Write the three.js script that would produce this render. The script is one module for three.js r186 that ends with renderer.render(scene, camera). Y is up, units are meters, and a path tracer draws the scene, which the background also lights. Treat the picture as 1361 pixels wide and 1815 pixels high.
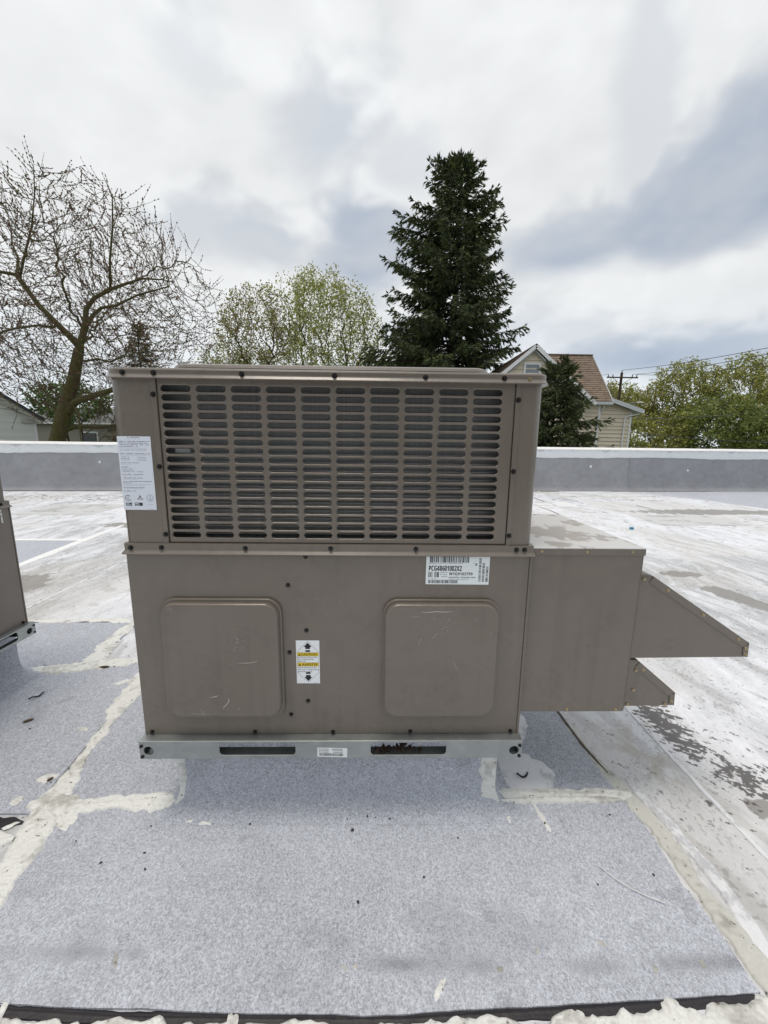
import * as THREE from 'three';
import { mergeGeometries } from 'three/addons/utils/BufferGeometryUtils.js';
import { RoundedBoxGeometry } from 'three/addons/geometries/RoundedBoxGeometry.js';

// ---------------------------------------------------------------- camera, sky, sun, exposure
const scene = new THREE.Scene();
const camera = new THREE.PerspectiveCamera(105.5, 768 / 1024, 0.05, 3000);
camera.position.set(0.144, 1.33, 1.206);
camera.rotation.set(-10.05 * Math.PI / 180, -1.12 * Math.PI / 180, 0.68 * Math.PI / 180, 'YXZ');
camera.updateMatrixWorld(true);
const renderer = new THREE.WebGLRenderer({ antialias: true });
renderer.toneMapping = THREE.LinearToneMapping;
renderer.toneMappingExposure = 1.0;
renderer.shadowMap.enabled = true;

// value noise
function hash(x, y, s) { let h = Math.imul(x, 374761393) + Math.imul(y, 668265263) + Math.imul(s, 974634777) | 0; h = Math.imul(h ^ (h >>> 13), 1274126177); h ^= h >>> 16; return (h >>> 0) / 4294967296; }
function vn(x, y, s = 0) {
  const xi = Math.floor(x), yi = Math.floor(y), fx = x - xi, fy = y - yi, u = fx * fx * (3 - 2 * fx), v = fy * fy * (3 - 2 * fy);
  const a = hash(xi, yi, s), b = hash(xi + 1, yi, s), c = hash(xi, yi + 1, s), d = hash(xi + 1, yi + 1, s);
  return a + (b - a) * u + (c - a) * v + (a - b - c + d) * u * v;
}
function fbm(x, y, o = 4, s = 0) { let a = 0.5, t = 0, n = 0; for (let i = 0; i < o; i++) { t += a * vn(x, y, s + i * 17); n += a; a *= 0.5; x = x * 2.03 + 13.1; y = y * 2.03 + 7.7; } return t / n; }
const sst = (a, b, x) => { const t = Math.min(1, Math.max(0, (x - a) / (b - a))); return t * t * (3 - 2 * t); };
const lerp = (a, b, t) => a + (b - a) * t;
function rng(seed) { let a = seed >>> 0; return () => { a = (a + 0x6d2b79f5) | 0; let t = Math.imul(a ^ (a >>> 15), 1 | a); t = (t + Math.imul(t ^ (t >>> 7), 61 | t)) ^ t; return ((t ^ (t >>> 14)) >>> 0) / 4294967296; }; }
const toS = (c) => c <= 0.0031308 ? 12.92 * c : 1.055 * Math.pow(c, 1 / 2.4) - 0.055;
const LUT = new Uint8Array(1025); for (let i = 0; i <= 1024; i++) LUT[i] = Math.round(255 * toS(i / 1024));
const enc = (c) => LUT[Math.max(0, Math.min(1024, Math.round(c * 1024)))];

// the sky: broken overcast, white sheets with blue-grey bellies
function hash3(x, y, z, s) { let h = Math.imul(x, 374761393) + Math.imul(y, 668265263) + Math.imul(z, 1440662683) + Math.imul(s, 974634777) | 0; h = Math.imul(h ^ (h >>> 13), 1274126177); h ^= h >>> 16; return (h >>> 0) / 4294967296; }
function vn3(x, y, z, s) { const X = Math.floor(x), Y = Math.floor(y), Z = Math.floor(z), f = (t) => t * t * (3 - 2 * t), u = f(x - X), v = f(y - Y), w = f(z - Z), m = (a, b) => lerp(hash3(X, a, b, s), hash3(X + 1, a, b, s), u); return lerp(lerp(m(Y, Z), m(Y + 1, Z), v), lerp(m(Y, Z + 1), m(Y + 1, Z + 1), v), w); }
function fbm3(x, y, z, o, s) { let a = 0.5, t = 0, n = 0; for (let i = 0; i < o; i++) { t += a * vn3(x, y, z, s + i * 13); n += a; a *= 0.52; x = x * 2.03 + 3.1; y = y * 2.03 + 1.7; z = z * 2.03 + 5.3; } return t / n; }
{
  const W = 1280, H = 640, data = new Float32Array(W * H * 4);
  // where blue-grey cloud bellies hang: direction, half-widths (radians across, up), depth
  const bellies = [[-0.09, 0.57, -0.816, 0.075, 0.055, 0.45], [-0.32, 0.42, -0.87, 0.09, 0.04, 0.42], [-0.22, 0.412, -0.885, 0.085, 0.04, 0.5], [-0.015, 0.455, -0.89, 0.075, 0.05, 0.75], [-0.007, 0.39, -0.915, 0.08, 0.06, 0.72],
    [0.376, 0.385, -0.84, 0.11, 0.038, 0.72], [0.53, 0.395, -0.762, 0.13, 0.05, 0.85], [0.62, 0.43, -0.69, 0.13, 0.065, 0.95], [0.75, 0.45, -0.5, 0.2, 0.08, 0.9], [0.568, 0.187, -0.802, 0.17, 0.033, 0.72], [0.42, 0.541, -0.73, 0.035, 0.12, 0.28], [0.05, 0.527, -0.85, 0.05, 0.03, 0.25], [0.25, 0.25, -0.93, 0.2, 0.04, 0.35], [-0.3, 0.62, -0.7, 0.05, 0.03, 0.2]];
  for (let j = 0; j < H; j++) {
    const el = (j + 0.5) / H * Math.PI - Math.PI / 2, y = Math.sin(el), c = Math.cos(el);
    for (let i = 0; i < W; i++) {
      const o = (j * W + i) * 4; if (y < -0.2) { data[o] = 0.25; data[o + 1] = 0.26; data[o + 2] = 0.24; data[o + 3] = 1; continue; }
      const az = ((i + 0.5) / W - 0.5) * 2 * Math.PI, x = c * Math.cos(az), z = c * Math.sin(az), Y = Math.max(y, -0.02) * 1.7;
      const w1 = fbm3(x * 3 + 4, Y * 3, z * 3, 4, 3) - 0.5, w2 = fbm3(x * 3 + 11, Y * 3 + 5, z * 3 + 2, 4, 8) - 0.5, w3 = fbm3(x * 11 + w1 * 3, Y * 13 + w2 * 3, z * 11, 5, 15) - 0.5;
      let d = 0.8 * sst(0.52, 0.75, fbm3(x * 2.6 + w1, Y * 3.4 + w2 + 7, z * 2.6, 4, 31)) * sst(0.75, -0.2, -z);
      for (const b of bellies) {
        const dot = b[0] * x + b[1] * y + b[2] * z; if (dot < 0.6) continue;
        const hl = Math.hypot(b[0], b[2]), u = (x * -b[2] + z * b[0]) / hl + w1 * 0.12 + w3 * 0.03, v = (y - b[1]) + w2 * 0.08 + w3 * 0.035;
        const r2 = (u / b[3]) ** 2 + (v / b[4]) ** 2; if (r2 > 9) continue;
        const e = 1 - sst(0.55, 1.75, Math.sqrt(r2) + w3 * 2.0); d = Math.max(d, b[5] * e * (0.85 + 0.9 * w3));
      }
      d = Math.min(1, d);
      const sheet = 0.87 + 0.16 * (fbm3(x * 2.2 + 40 + w2, Y * 3, z * 2.2 + w1, 4, 55) - 0.5) + 0.2 * w3 + 0.05 * w1, pale = sst(0.34, 0.02, y) * 0.06;
      let r = lerp(sheet * 0.965, 0.29, d * 0.95), g = lerp(sheet * 0.985, 0.365, d * 0.95), bl = lerp(sheet * 0.995, 0.495, d * 0.95);
      r -= pale * 1.3; g -= pale * 0.6; bl += pale * 0.2;
      if (y < 0) { const k = sst(0, -0.15, y); r = lerp(r, 0.25, k); g = lerp(g, 0.26, k); bl = lerp(bl, 0.24, k); }
      data[o] = r; data[o + 1] = g; data[o + 2] = bl; data[o + 3] = 1;
    }
  }
  const sky = new THREE.DataTexture(data, W, H, THREE.RGBAFormat, THREE.FloatType);
  sky.mapping = THREE.EquirectangularReflectionMapping; sky.magFilter = THREE.LinearFilter; sky.minFilter = THREE.LinearFilter; sky.wrapS = THREE.RepeatWrapping; sky.needsUpdate = true;
  scene.background = sky; scene.environment = sky;
}
const sun = new THREE.DirectionalLight(0xfff4e6, 1.5);
sun.position.set(-4, 30, 1); sun.target.position.set(0, 0, -2);
sun.castShadow = true; sun.shadow.radius = 45; sun.shadow.mapSize.set(2048, 2048);
Object.assign(sun.shadow.camera, { left: -60, right: 60, top: 60, bottom: -60, near: 1, far: 150 });
scene.add(sun, sun.target);

// ---------------------------------------------------------------- helpers
const V3 = (x, y, z) => new THREE.Vector3(x, y, z);
const used = new Map();
function numbered(name) { const n = used.get(name) || 0; used.set(name, n + 1); return n ? name + '_' + String(n).padStart(3, '0') : name; }
function mesh(name, geo, mat, parent) { const m = new THREE.Mesh(geo, mat); m.name = name; m.castShadow = m.receiveShadow = true; parent.add(m); return m; }
function tag(o, label, category, group, kind) { o.name = numbered(o.name); if (label) o.userData.label = label; if (category) o.userData.category = category; if (group) o.userData.group = group; if (kind) o.userData.kind = kind; return o; }
function thing(name, label, category, pos = [0, 0, 0], turn = 0, group) { const g = new THREE.Group(); g.name = name; g.position.set(...pos); g.rotation.y = turn; scene.add(g); return tag(g, label, category, group); }
function one(name, geo, mat, label, category, group, kind) { const m = mesh(name, geo, mat, scene); return tag(m, label, category, group, kind); }
const lin = (r, g, b) => new THREE.Color().setRGB(r, g, b);
const std = (color, roughness = 0.8, o = {}) => new THREE.MeshStandardMaterial({ color: Array.isArray(color) ? lin(...color) : color, roughness, ...o });
// uv in metres from the face's main direction
function metreUV(geo, s = 1) {
  const g = geo.index ? geo.toNonIndexed() : geo; if (!g.attributes.normal) g.computeVertexNormals();
  const p = g.attributes.position, uv = new Float32Array(p.count * 2), a = V3(), b = V3(), c = V3(), n = V3();
  for (let i = 0; i < p.count; i += 3) {
    a.fromBufferAttribute(p, i); b.fromBufferAttribute(p, i + 1); c.fromBufferAttribute(p, i + 2); n.crossVectors(b.clone().sub(a), c.clone().sub(a));
    const ax = Math.abs(n.x), ay = Math.abs(n.y), az = Math.abs(n.z);
    [a, b, c].forEach((q, k) => { const u = az >= ax && az >= ay ? [q.x, q.y] : ay >= ax ? [q.x, -q.z] : [-q.z, q.y]; uv[(i + k) * 2] = u[0] * s; uv[(i + k) * 2 + 1] = u[1] * s; });
  }
  g.setAttribute('uv', new THREE.BufferAttribute(uv, 2)); return g;
}
function box(x0, x1, y0, y1, z0, z1) { const g = new THREE.BoxGeometry(x1 - x0, y1 - y0, z1 - z0); g.translate((x0 + x1) / 2, (y0 + y1) / 2, (z0 + z1) / 2); return g; }
function rbox(x0, x1, y0, y1, z0, z1, r = 0.004, seg = 2) { const g = new RoundedBoxGeometry(x1 - x0, y1 - y0, z1 - z0, seg, r); g.translate((x0 + x1) / 2, (y0 + y1) / 2, (z0 + z1) / 2); return g; }
const plain = (g) => { const q = g.index ? g.toNonIndexed() : g; for (const k of Object.keys(q.attributes)) if (!['position', 'normal', 'uv'].includes(k)) q.deleteAttribute(k); return q; };
const merge = (list) => mergeGeometries(list.map(plain));
function geoFrom(pos, idx, uv, col) { const g = new THREE.BufferGeometry(); g.setAttribute('position', new THREE.Float32BufferAttribute(pos, 3)); if (uv) g.setAttribute('uv', new THREE.Float32BufferAttribute(uv, 2)); if (col) g.setAttribute('color', new THREE.Float32BufferAttribute(col, 3)); if (idx) g.setIndex(idx); g.computeVertexNormals(); return g; }
function tube(pts, r, sides = 6, steps) { return new THREE.TubeGeometry(new THREE.CatmullRomCurve3(pts.map((p) => V3(...p))), steps || pts.length * 4, r, sides, false); }
function texture(W, H, f, srgb = true) { // f(x, y) -> [r, g, b] linear or a number
  const d = new Uint8Array(W * H * 4);
  for (let y = 0; y < H; y++) for (let x = 0; x < W; x++) { const c = f(x, y), o = (y * W + x) * 4; if (typeof c === 'number') d[o] = d[o + 1] = d[o + 2] = srgb ? enc(c) : Math.max(0, Math.min(255, c * 255)); else { d[o] = enc(c[0]); d[o + 1] = enc(c[1]); d[o + 2] = enc(c[2]); } d[o + 3] = 255; }
  const t = new THREE.DataTexture(d, W, H); if (srgb) t.colorSpace = THREE.SRGBColorSpace; t.wrapS = t.wrapT = THREE.RepeatWrapping; t.magFilter = THREE.LinearFilter; t.minFilter = THREE.LinearMipmapLinearFilter; t.generateMipmaps = true; t.needsUpdate = true; return t;
}
function canvasTex(W, H, draw) { const c = document.createElement('canvas'); c.width = W; c.height = H; const g = c.getContext('2d'); draw(g, W, H); const t = new THREE.CanvasTexture(c); t.colorSpace = THREE.SRGBColorSpace; t.anisotropy = 8; return t; }
function tileNoise(x, y, n, s) { // tileable value noise, n cells a side, x and y in 0..1
  const X = x * n, Y = y * n, xi = Math.floor(X), yi = Math.floor(Y), fx = X - xi, fy = Y - yi, u = fx * fx * (3 - 2 * fx), v = fy * fy * (3 - 2 * fy), m = (k) => ((k % n) + n) % n;
  const a = hash(m(xi), m(yi), s), b = hash(m(xi + 1), m(yi), s), c = hash(m(xi), m(yi + 1), s), d = hash(m(xi + 1), m(yi + 1), s);
  return a + (b - a) * u + (c - a) * v + (a - b - c + d) * u * v;
}

// ---------------------------------------------------------------- the ground far below and the roof
one('ground', (() => { const g = new THREE.PlaneGeometry(1600, 1600, 1, 1); g.rotateX(-Math.PI / 2); g.translate(0, -4.2, -300); return metreUV(g, 0.05); })(),
  std([1, 1, 1], 1, { map: texture(256, 256, (x, y) => { const n = tileNoise(x / 256, y / 256, 8, 3) * 0.6 + tileNoise(x / 256, y / 256, 32, 4) * 0.4; return [0.05 + 0.05 * n, 0.08 + 0.06 * n, 0.03 + 0.02 * n]; }) }), 'grass and bare earth around the buildings', 'ground', null, 'structure');

// worn white roof coating over dark felt: brushed streaks, grey and beige wear, flecks where it has peeled off
const PEEL = [[1.55, -0.44, 0.10, 0.20, 0.75], [1.66, -0.15, 0.14, 0.13, 0.55], [1.62, -0.62, 0.06, 0.14, 0.5], [1.45, 0.02, 0.22, 0.14, 0.16], [1.75, 0.16, 0.2, 0.2, 0.2], [2.3, -0.3, 0.5, 0.5, 0.10], [-1.25, -0.9, 0.15, 0.25, 0.18], [-1.45, -1.65, 0.35, 0.12, 0.2],
  [-6.5, -7.8, 3.5, 0.7, 0.34], [-4.0, -8.2, 2.6, 0.5, 0.36], [6.2, -8.3, 1.4, 0.25, 0.34], [8.0, -5.5, 2.0, 0.5, 0.26], [5.4, -6.4, 1.4, 0.5, 0.2], [4.4, -8.2, 0.5, 0.8, 0.24], [3.9, -5.6, 0.9, 0.4, 0.16], [7.3, -4.2, 1.0, 0.25, 0.24], [1.9, 0.3, 0.12, 0.08, 0.3]];
const STAIN = [[3.39, -2.02, 0.13, 0.34, 0.35], [3.38, -2.72, 0.20, 0.10, 0.2], [4.05, -1.95, 0.16, 0.2, 0], [-3.4, -4.9, 0.8, 0.2, 0.5], [1.62, -0.03, 0.06, 0.05, 0], [7.2, -6.6, 1.7, 0.3, 0.2], [-3.4, -2.3, 0.5, 0.3, 0.1]];
function roofAlbedo(x, z) {
  const wx = fbm(x * 1.1, z * 1.1, 3, 71) - 0.5, wz = fbm(x * 1.1 + 50, z * 1.1, 3, 72) - 0.5;
  const big = fbm(x * 0.55 + wx, z * 0.45 + wz, 4, 5);
  const brush = fbm(x * 9 + wx * 5 + z * 1.5, z * 2.2 + wx * 4, 4, 11);
  const fine = fbm(x * 34 + z * 7, z * 22, 3, 19);
  const lane = vn(x / 0.95 + 0.3 * wx, 3.5, 91);
  let wear = sst(0.48, 0.78, big * 0.62 + brush * 0.34 + lane * 0.12 + (fine - 0.5) * 0.12);
  wear *= 1 - 0.6 * Math.exp(-(((x - 1.45) / 0.45) ** 2) - ((z + 0.05) / 0.75) ** 2);
  let c = [lerp(0.745, 0.49, wear), lerp(0.765, 0.505, wear), lerp(0.815, 0.53, wear)];
  const rub = sst(0.5, 0.66, fbm(x * 16 + z * 5 + wx * 3, z * 5.5 + wz * 6, 4, 61)); c = c.map((v, k) => lerp(v, [0.80, 0.82, 0.87][k], rub * 0.45));
  const smear = sst(0.56, 0.72, fbm(x * 11 - z * 3 + 7, z * 3.6 + wx * 5, 4, 67)); c = c.map((v, k) => lerp(v, [0.40, 0.40, 0.405][k], smear * 0.5));
  const beige = sst(0.5, 0.72, fbm(x * 0.9 + 9, z * 0.7 + 3 + wx, 4, 33)) * 0.35; c = [lerp(c[0], 0.50, beige), lerp(c[1], 0.475, beige), lerp(c[2], 0.43, beige)];
  const crumb = fbm(x * 85 + z * 20, z * 70, 3, 23), grit = 0.90 + 0.2 * fine + 0.26 * (crumb - 0.5); c = c.map((v) => v * grit);
  const pit = sst(0.60, 0.70, crumb) * sst(0.42, 0.62, big * 0.5 + brush * 0.5); c = c.map((v) => lerp(v, v * 0.66, pit));
  let st = 0; for (const s of STAIN) { const r = ((x - s[0] + wz * 0.15 - (z - s[1]) * s[4] * 0.4) / s[2]) ** 2 + ((z - s[1] + wx * 0.2) / s[3]) ** 2; st = Math.max(st, sst(1.25, 0.85, r + (brush - 0.5) * 1.7 + (fine - 0.5) * 1.2)); }
  c = [lerp(c[0], 0.25, st * 0.85), lerp(c[1], 0.24, st * 0.85), lerp(c[2], 0.225, st * 0.85)];
  const mud = Math.exp(-(((x - 1.34) / 0.17) ** 2) - ((z + 0.28) / 0.2) ** 2) * 0.6 * sst(0.50, 0.66, fbm(x * 17, z * 13, 4, 58)); c = [lerp(c[0], 0.40, mud), lerp(c[1], 0.37, mud), lerp(c[2], 0.31, mud)];
  let m = 0.045 + 0.05 * sst(0.45, 0.8, big); for (const p of PEEL) { const r = ((x - p[0]) / p[2]) ** 2 + ((z - p[1]) / p[3]) ** 2; if (r < 4) m = Math.max(m, p[4] * Math.exp(-r * 0.7)); }
  const rx = x * 0.85 + z * 0.53, rz = -x * 0.53 + z * 0.85, s1 = Math.abs(z) > 3.4 ? 0.3 : 1;
  const fl = fbm(rx * 30 * s1 + wx * 6, rz * 66 * s1 + wz * 6, 3, 44) * 0.62 + fbm(x * 105 * s1, z * 105 * s1, 2, 45) * 0.38;
  const pk = sst(0.78 - m * 0.62, 0.80 - m * 0.62, fl);
  const pc = Math.abs(z) > 3.4 ? 0.2 : 0.085; c = [lerp(c[0], pc * 1.05, pk * 0.93), lerp(c[1], pc, pk * 0.93), lerp(c[2], pc * 1.0, pk * 0.93)];
  return c;
}
const roof = new THREE.Group(); roof.name = 'roof'; scene.add(roof); tag(roof, 'flat roof with worn white coating and grey granulated sheets', 'roof', null, 'structure');
const NEAR = { x0: -4.1, x1: 4.1, z0: -3.4, z1: 0.7 }, FAR = { x0: -14, x1: 16, z0: -12, z1: -3.4 };
function roofTex(r, W, H) { const t = texture(W, H, (i, j) => roofAlbedo(r.x0 + (i + 0.5) / W * (r.x1 - r.x0), r.z1 - (j + 0.5) / H * (r.z1 - r.z0))); return t; }
const nearTex = roofTex(NEAR, 2048, 1024), farTex = roofTex(FAR, 2048, 1024);
const nearMat = std([1, 1, 1], 0.62, { map: nearTex, bumpMap: nearTex, bumpScale: 0.0018 }), farMat = std([1, 1, 1], 0.62, { map: farTex, bumpMap: farTex, bumpScale: 0.004 });
// rolls of felt laid side by side, each lapping 3 mm over the next
for (const [r, mat, fill] of [[NEAR, nearMat, false], [FAR, farMat, false], [{ x0: -14, x1: -4.1, z0: -3.4, z1: 8 }, farMat, true], [{ x0: 4.1, x1: 16, z0: -3.4, z1: 8 }, farMat, true], [{ x0: -4.1, x1: 4.1, z0: 0.7, z1: 8 }, farMat, true]]) {
  const edges = []; for (let k = -16; k <= 18; k++) edges.push(k * 0.96 + 0.24);
  const lim = [r.x0, ...edges.filter((e) => e > r.x0 + 0.02 && e < r.x1 - 0.02), r.x1];
  for (let k = 0; k + 1 < lim.length; k++) {
    const pos = [], uv = [], idx = [], n = 64;
    for (let j = 0; j <= n; j++) {
      const z = lerp(r.z0, r.z1, j / n), w = (e) => (e === r.x0 || e === r.x1 ? 0 : (fbm(z * 1.2, e, 3, 8) - 0.5) * 0.05);
      const a = lim[k] + w(lim[k]), b = lim[k + 1] + w(lim[k + 1]);
      const lowL = lim[k] === r.x0 ? 0 : 0.0, rows = [[a, lowL], [b, 0.0035], [b, -0.002]];
      for (const [x, y] of rows) { pos.push(x, y, z); uv.push((x - r.x0) / (r.x1 - r.x0), (r.z1 - z) / (r.z1 - r.z0)); }
      if (j < n) { const o = j * 3; idx.push(o, o + 3, o + 1, o + 1, o + 3, o + 4, o + 1, o + 4, o + 2, o + 2, o + 4, o + 5); }
    }
    const g = plain(geoFrom(pos, idx, uv)); g.computeVertexNormals(); mesh("roof_roll", g, mat, roof);
  }
}
mesh('building_body', box(-14, 16, -4.2, -0.03, -12, 8), std([0.35, 0.33, 0.3], 0.9), roof);
// ---------------------------------------------------------------- granulated sheets, mastic seams
const granTex = texture(1024, 1024, (i, j) => {
  const x = i / 1024, y = j / 1024, g1 = hash(i, j, 1), g2 = tileNoise(x, y, 600, 2), g3 = tileNoise(x, y, 150, 3), m1 = tileNoise(x, y, 28, 4), m2 = tileNoise(x, y, 9, 5), m3 = tileNoise(x, y, 4, 6);
  let v = 0.50 * (1 + 0.55 * (g1 - 0.5) + 0.55 * (g2 - 0.5) + 0.10 * (g3 - 0.5) + 0.05 * (m1 - 0.5) + 0.07 * (m2 - 0.5) + 0.07 * (m3 - 0.5));
  if (hash(i >> 1, j >> 1, 7) > 0.994) v *= 0.6; if (hash(i >> 1, j >> 1, 8) > 0.985) v *= 1.22;
  const dk = sst(0.70, 0.86, m1 * 0.55 + m2 * 0.45) * 0.12 * (0.5 + g2); v *= 1 - dk;
  return [v * 0.90, v * 0.95, v * 1.075];
});
const granBump = texture(512, 512, (i, j) => 0.5 * hash(i, j, 21) + 0.5 * tileNoise(i / 512, j / 512, 200, 22), false);
const granMat = std([1, 1, 1], 0.88, { map: granTex, bumpMap: granBump, bumpScale: 0.0014 });
const mastTex = texture(1024, 1024, (i, j) => {
  const x = i / 1024, y = j / 1024, a = tileNoise(x, y, 6, 51), b = tileNoise(x, y, 22, 52), c = tileNoise(x, y, 80, 53), d = tileNoise(x, y, 240, 54), e = hash(i, j, 55);
  const dirt = sst(0.46, 0.74, a * 0.3 + b * 0.34 + c * 0.26 + d * 0.1) * 0.85, gr = 0.94 + 0.1 * d + 0.05 * (e - 0.5);
  let col = [lerp(0.79, 0.47, dirt) * gr, lerp(0.80, 0.465, dirt) * gr, lerp(0.775, 0.435, dirt) * gr];
  if (c * 0.6 + d * 0.4 > 0.86) col = [0.16, 0.15, 0.13];
  return col;
});
const mastBump = texture(512, 512, (i, j) => { const x = i / 512, y = j / 512; return 0.5 * tileNoise(x, y, 20, 61) + 0.3 * tileNoise(x, y, 70, 62) + 0.2 * tileNoise(x, y, 200, 63); }, false);
const mastMat = std([1, 1, 1], 0.5, { map: mastTex, bumpMap: mastBump, bumpScale: 0.012 });
const whiteMat = std([0.93, 0.95, 1.0], 0.45, { map: (() => { const W = 512; return texture(W, W, (i, j) => { const x = i / W, y = j / W, n = tileNoise(x, y, 8, 81) * 0.5 + tileNoise(x, y, 40, 82) * 0.3 + tileNoise(x, y, 150, 83) * 0.2; const v = lerp(0.83, 0.56, sst(0.5, 0.78, n)); return [v, v, v * 0.99]; }); })(), bumpMap: mastBump, bumpScale: 0.003 });
const bitMat = std([0.018, 0.016, 0.02], 0.55, { bumpMap: mastBump, bumpScale: 0.003 });
const brownMat = std([0.74, 0.735, 0.71], 0.6, { map: mastTex, bumpMap: mastBump, bumpScale: 0.006 });

const dustMat = std([0.66, 0.65, 0.64], 0.7, { map: mastTex });
function wobble(poly, amp, step = 0.02, seed = 1) { // rough edges on a closed outline
  const out = [];
  for (let k = 0; k < poly.length; k++) {
    const a = poly[k], b = poly[(k + 1) % poly.length], L = Math.hypot(b[0] - a[0], b[1] - a[1]), n = Math.max(1, Math.round(L / step)), nx = -(b[1] - a[1]) / L, nz = (b[0] - a[0]) / L;
    for (let i = 0; i < n; i++) { const t = i / n, x = lerp(a[0], b[0], t), z = lerp(a[1], b[1], t), w = amp * ((fbm(x * 7 + seed, z * 7, 2, seed) - 0.5) * 1.4 + (fbm(x * 45, z * 45 + seed, 2, seed + 3) - 0.5) * 0.7) * Math.min(1, 6 * Math.min(t, 1 - t) + 0.3); out.push([x + nx * w, z + nz * w]); }
  }
  return out;
}
function sheetGeo(poly, y0, y1, s = 0.45) { // a flat sheet with an edge
  const sh = new THREE.Shape(poly.map(([x, z]) => new THREE.Vector2(x, -z))); const g = new THREE.ExtrudeGeometry(sh, { depth: y1 - y0, bevelEnabled: false });
  g.rotateX(-Math.PI / 2); g.translate(0, y0, 0); return metreUV(g, s);
}
let sheetSeed = 5;
function sheet(name, poly, y, mat = granMat, amp = 0.004, s = 0.45, parent = roof) { sheetSeed += 7; return mesh(name, sheetGeo(wobble(poly, amp, 0.025, sheetSeed), 0.001, y, s), mat, parent); }
// a trowelled ribbon of mastic along a path: [[x, z, half width], ...]
function ribbonGeo(path, y, h, seed, rag = 1, s = 0.9) {
  const pts = []; let acc = 0;
  for (let k = 0; k + 1 < path.length; k++) { const a = path[k], b = path[k + 1], L = Math.hypot(b[0] - a[0], b[1] - a[1]), n = Math.max(1, Math.round(L / 0.009)); for (let i = 0; i < n + (k + 2 === path.length ? 1 : 0); i++) { const t = i / n; pts.push([lerp(a[0], b[0], t), lerp(a[1], b[1], t), lerp(a[2], b[2], t), acc + L * t]); } acc += L; }
  const pos = [], uv = [], idx = [], N = 12;
  pts.forEach((p, i) => {
    const q = pts[Math.min(i + 1, pts.length - 1)], o = pts[Math.max(i - 1, 0)]; let dx = q[0] - o[0], dz = q[1] - o[1]; const l = Math.hypot(dx, dz) || 1; dx /= l; dz /= l;
    const end = Math.min(1, 0.25 + Math.min(p[3], acc - p[3]) * 14), sd = p[3];
    const L = p[2] * end * (1 + rag * (1.1 * (fbm(sd * 7, seed, 3, seed) - 0.5) + 0.75 * (fbm(sd * 42, seed, 2, seed + 1) - 0.5))), R = p[2] * end * (1 + rag * (1.1 * (fbm(sd * 7, seed + 9, 3, seed + 2) - 0.5) + 0.75 * (fbm(sd * 42, seed + 9, 2, seed + 3) - 0.5)));
    for (let j = 0; j <= N; j++) {
      const u = j / N * 2 - 1, off = u < 0 ? u * L : u * R, x = p[0] - dz * off, z = p[1] + dx * off;
      const ridge = Math.exp(-((u - 0.12 * Math.sin(sd * 3 + seed)) ** 2) * 60) * 0.45 + Math.exp(-((u + 0.5 + 0.2 * Math.sin(sd * 5)) ** 2) * 90) * 0.3;
      const yy = y + h * (Math.pow(Math.max(0, 1 - u * u), 0.45) * (0.55 + 0.5 * fbm(x * 30, z * 30, 2, seed + 5)) + ridge * 0.8) - (Math.abs(u) === 1 ? 0.006 : 0);
      pos.push(x, yy, z); uv.push(x * s + seed * 0.13, z * s);
    }
    if (i + 1 < pts.length) for (let j = 0; j < N; j++) { const o2 = i * (N + 1) + j; idx.push(o2, o2 + 1, o2 + N + 1, o2 + 1, o2 + N + 2, o2 + N + 1); }
  });
  return geoFrom(pos, idx, uv);
}
let seamSeed = 3;
function seam(path, y = 0.006, h0 = 0.004, mat = mastMat, rag = 1, name = 'mastic_seam', parent = roof) { seamSeed += 11; return mesh(name, ribbonGeo(path, y, mat === mastMat ? h0 * 1.7 : h0, seamSeed, rag), mat, parent); }
function splatGeo(x, z, r, y, h, seed, sx = 1, sz = 1, rot = 0) {
  const pos = [x, y + h, z], uv = [x, z], idx = [], n = 40;
  for (let q = 1; q <= 3; q++) for (let k = 0; k < n; k++) { const a = k / n * 2 * Math.PI, c = Math.cos(a), s = Math.sin(a), f = r * (q / 3) * (0.45 + 1.1 * fbm(c * 1.8 + seed, s * 1.8 + seed * 2, 3, seed)); const u = c * f * sx, v = s * f * sz, X = x + u * Math.cos(rot) - v * Math.sin(rot), Z = z + u * Math.sin(rot) + v * Math.cos(rot); pos.push(X, y + h * (q === 3 ? -0.8 : 1 - q * 0.2), Z); uv.push(X, Z); }
  for (let k = 0; k < n; k++) { const k2 = (k + 1) % n; idx.push(0, 1 + k2, 1 + k); for (let q = 0; q < 2; q++) { const a = 1 + q * n + k, b = 1 + q * n + k2, c = 1 + (q + 1) * n + k, d = 1 + (q + 1) * n + k2; idx.push(a, b, c, b, d, c); } }
  return geoFrom(pos, idx, uv);
}
const splat = (name, x, z, r, mat, seed, y = 0.009, h = 0.002, sx, sz, rot) => mesh(name, splatGeo(x, z, r, y, h, seed, sx, sz, rot), mat, roof);

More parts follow.
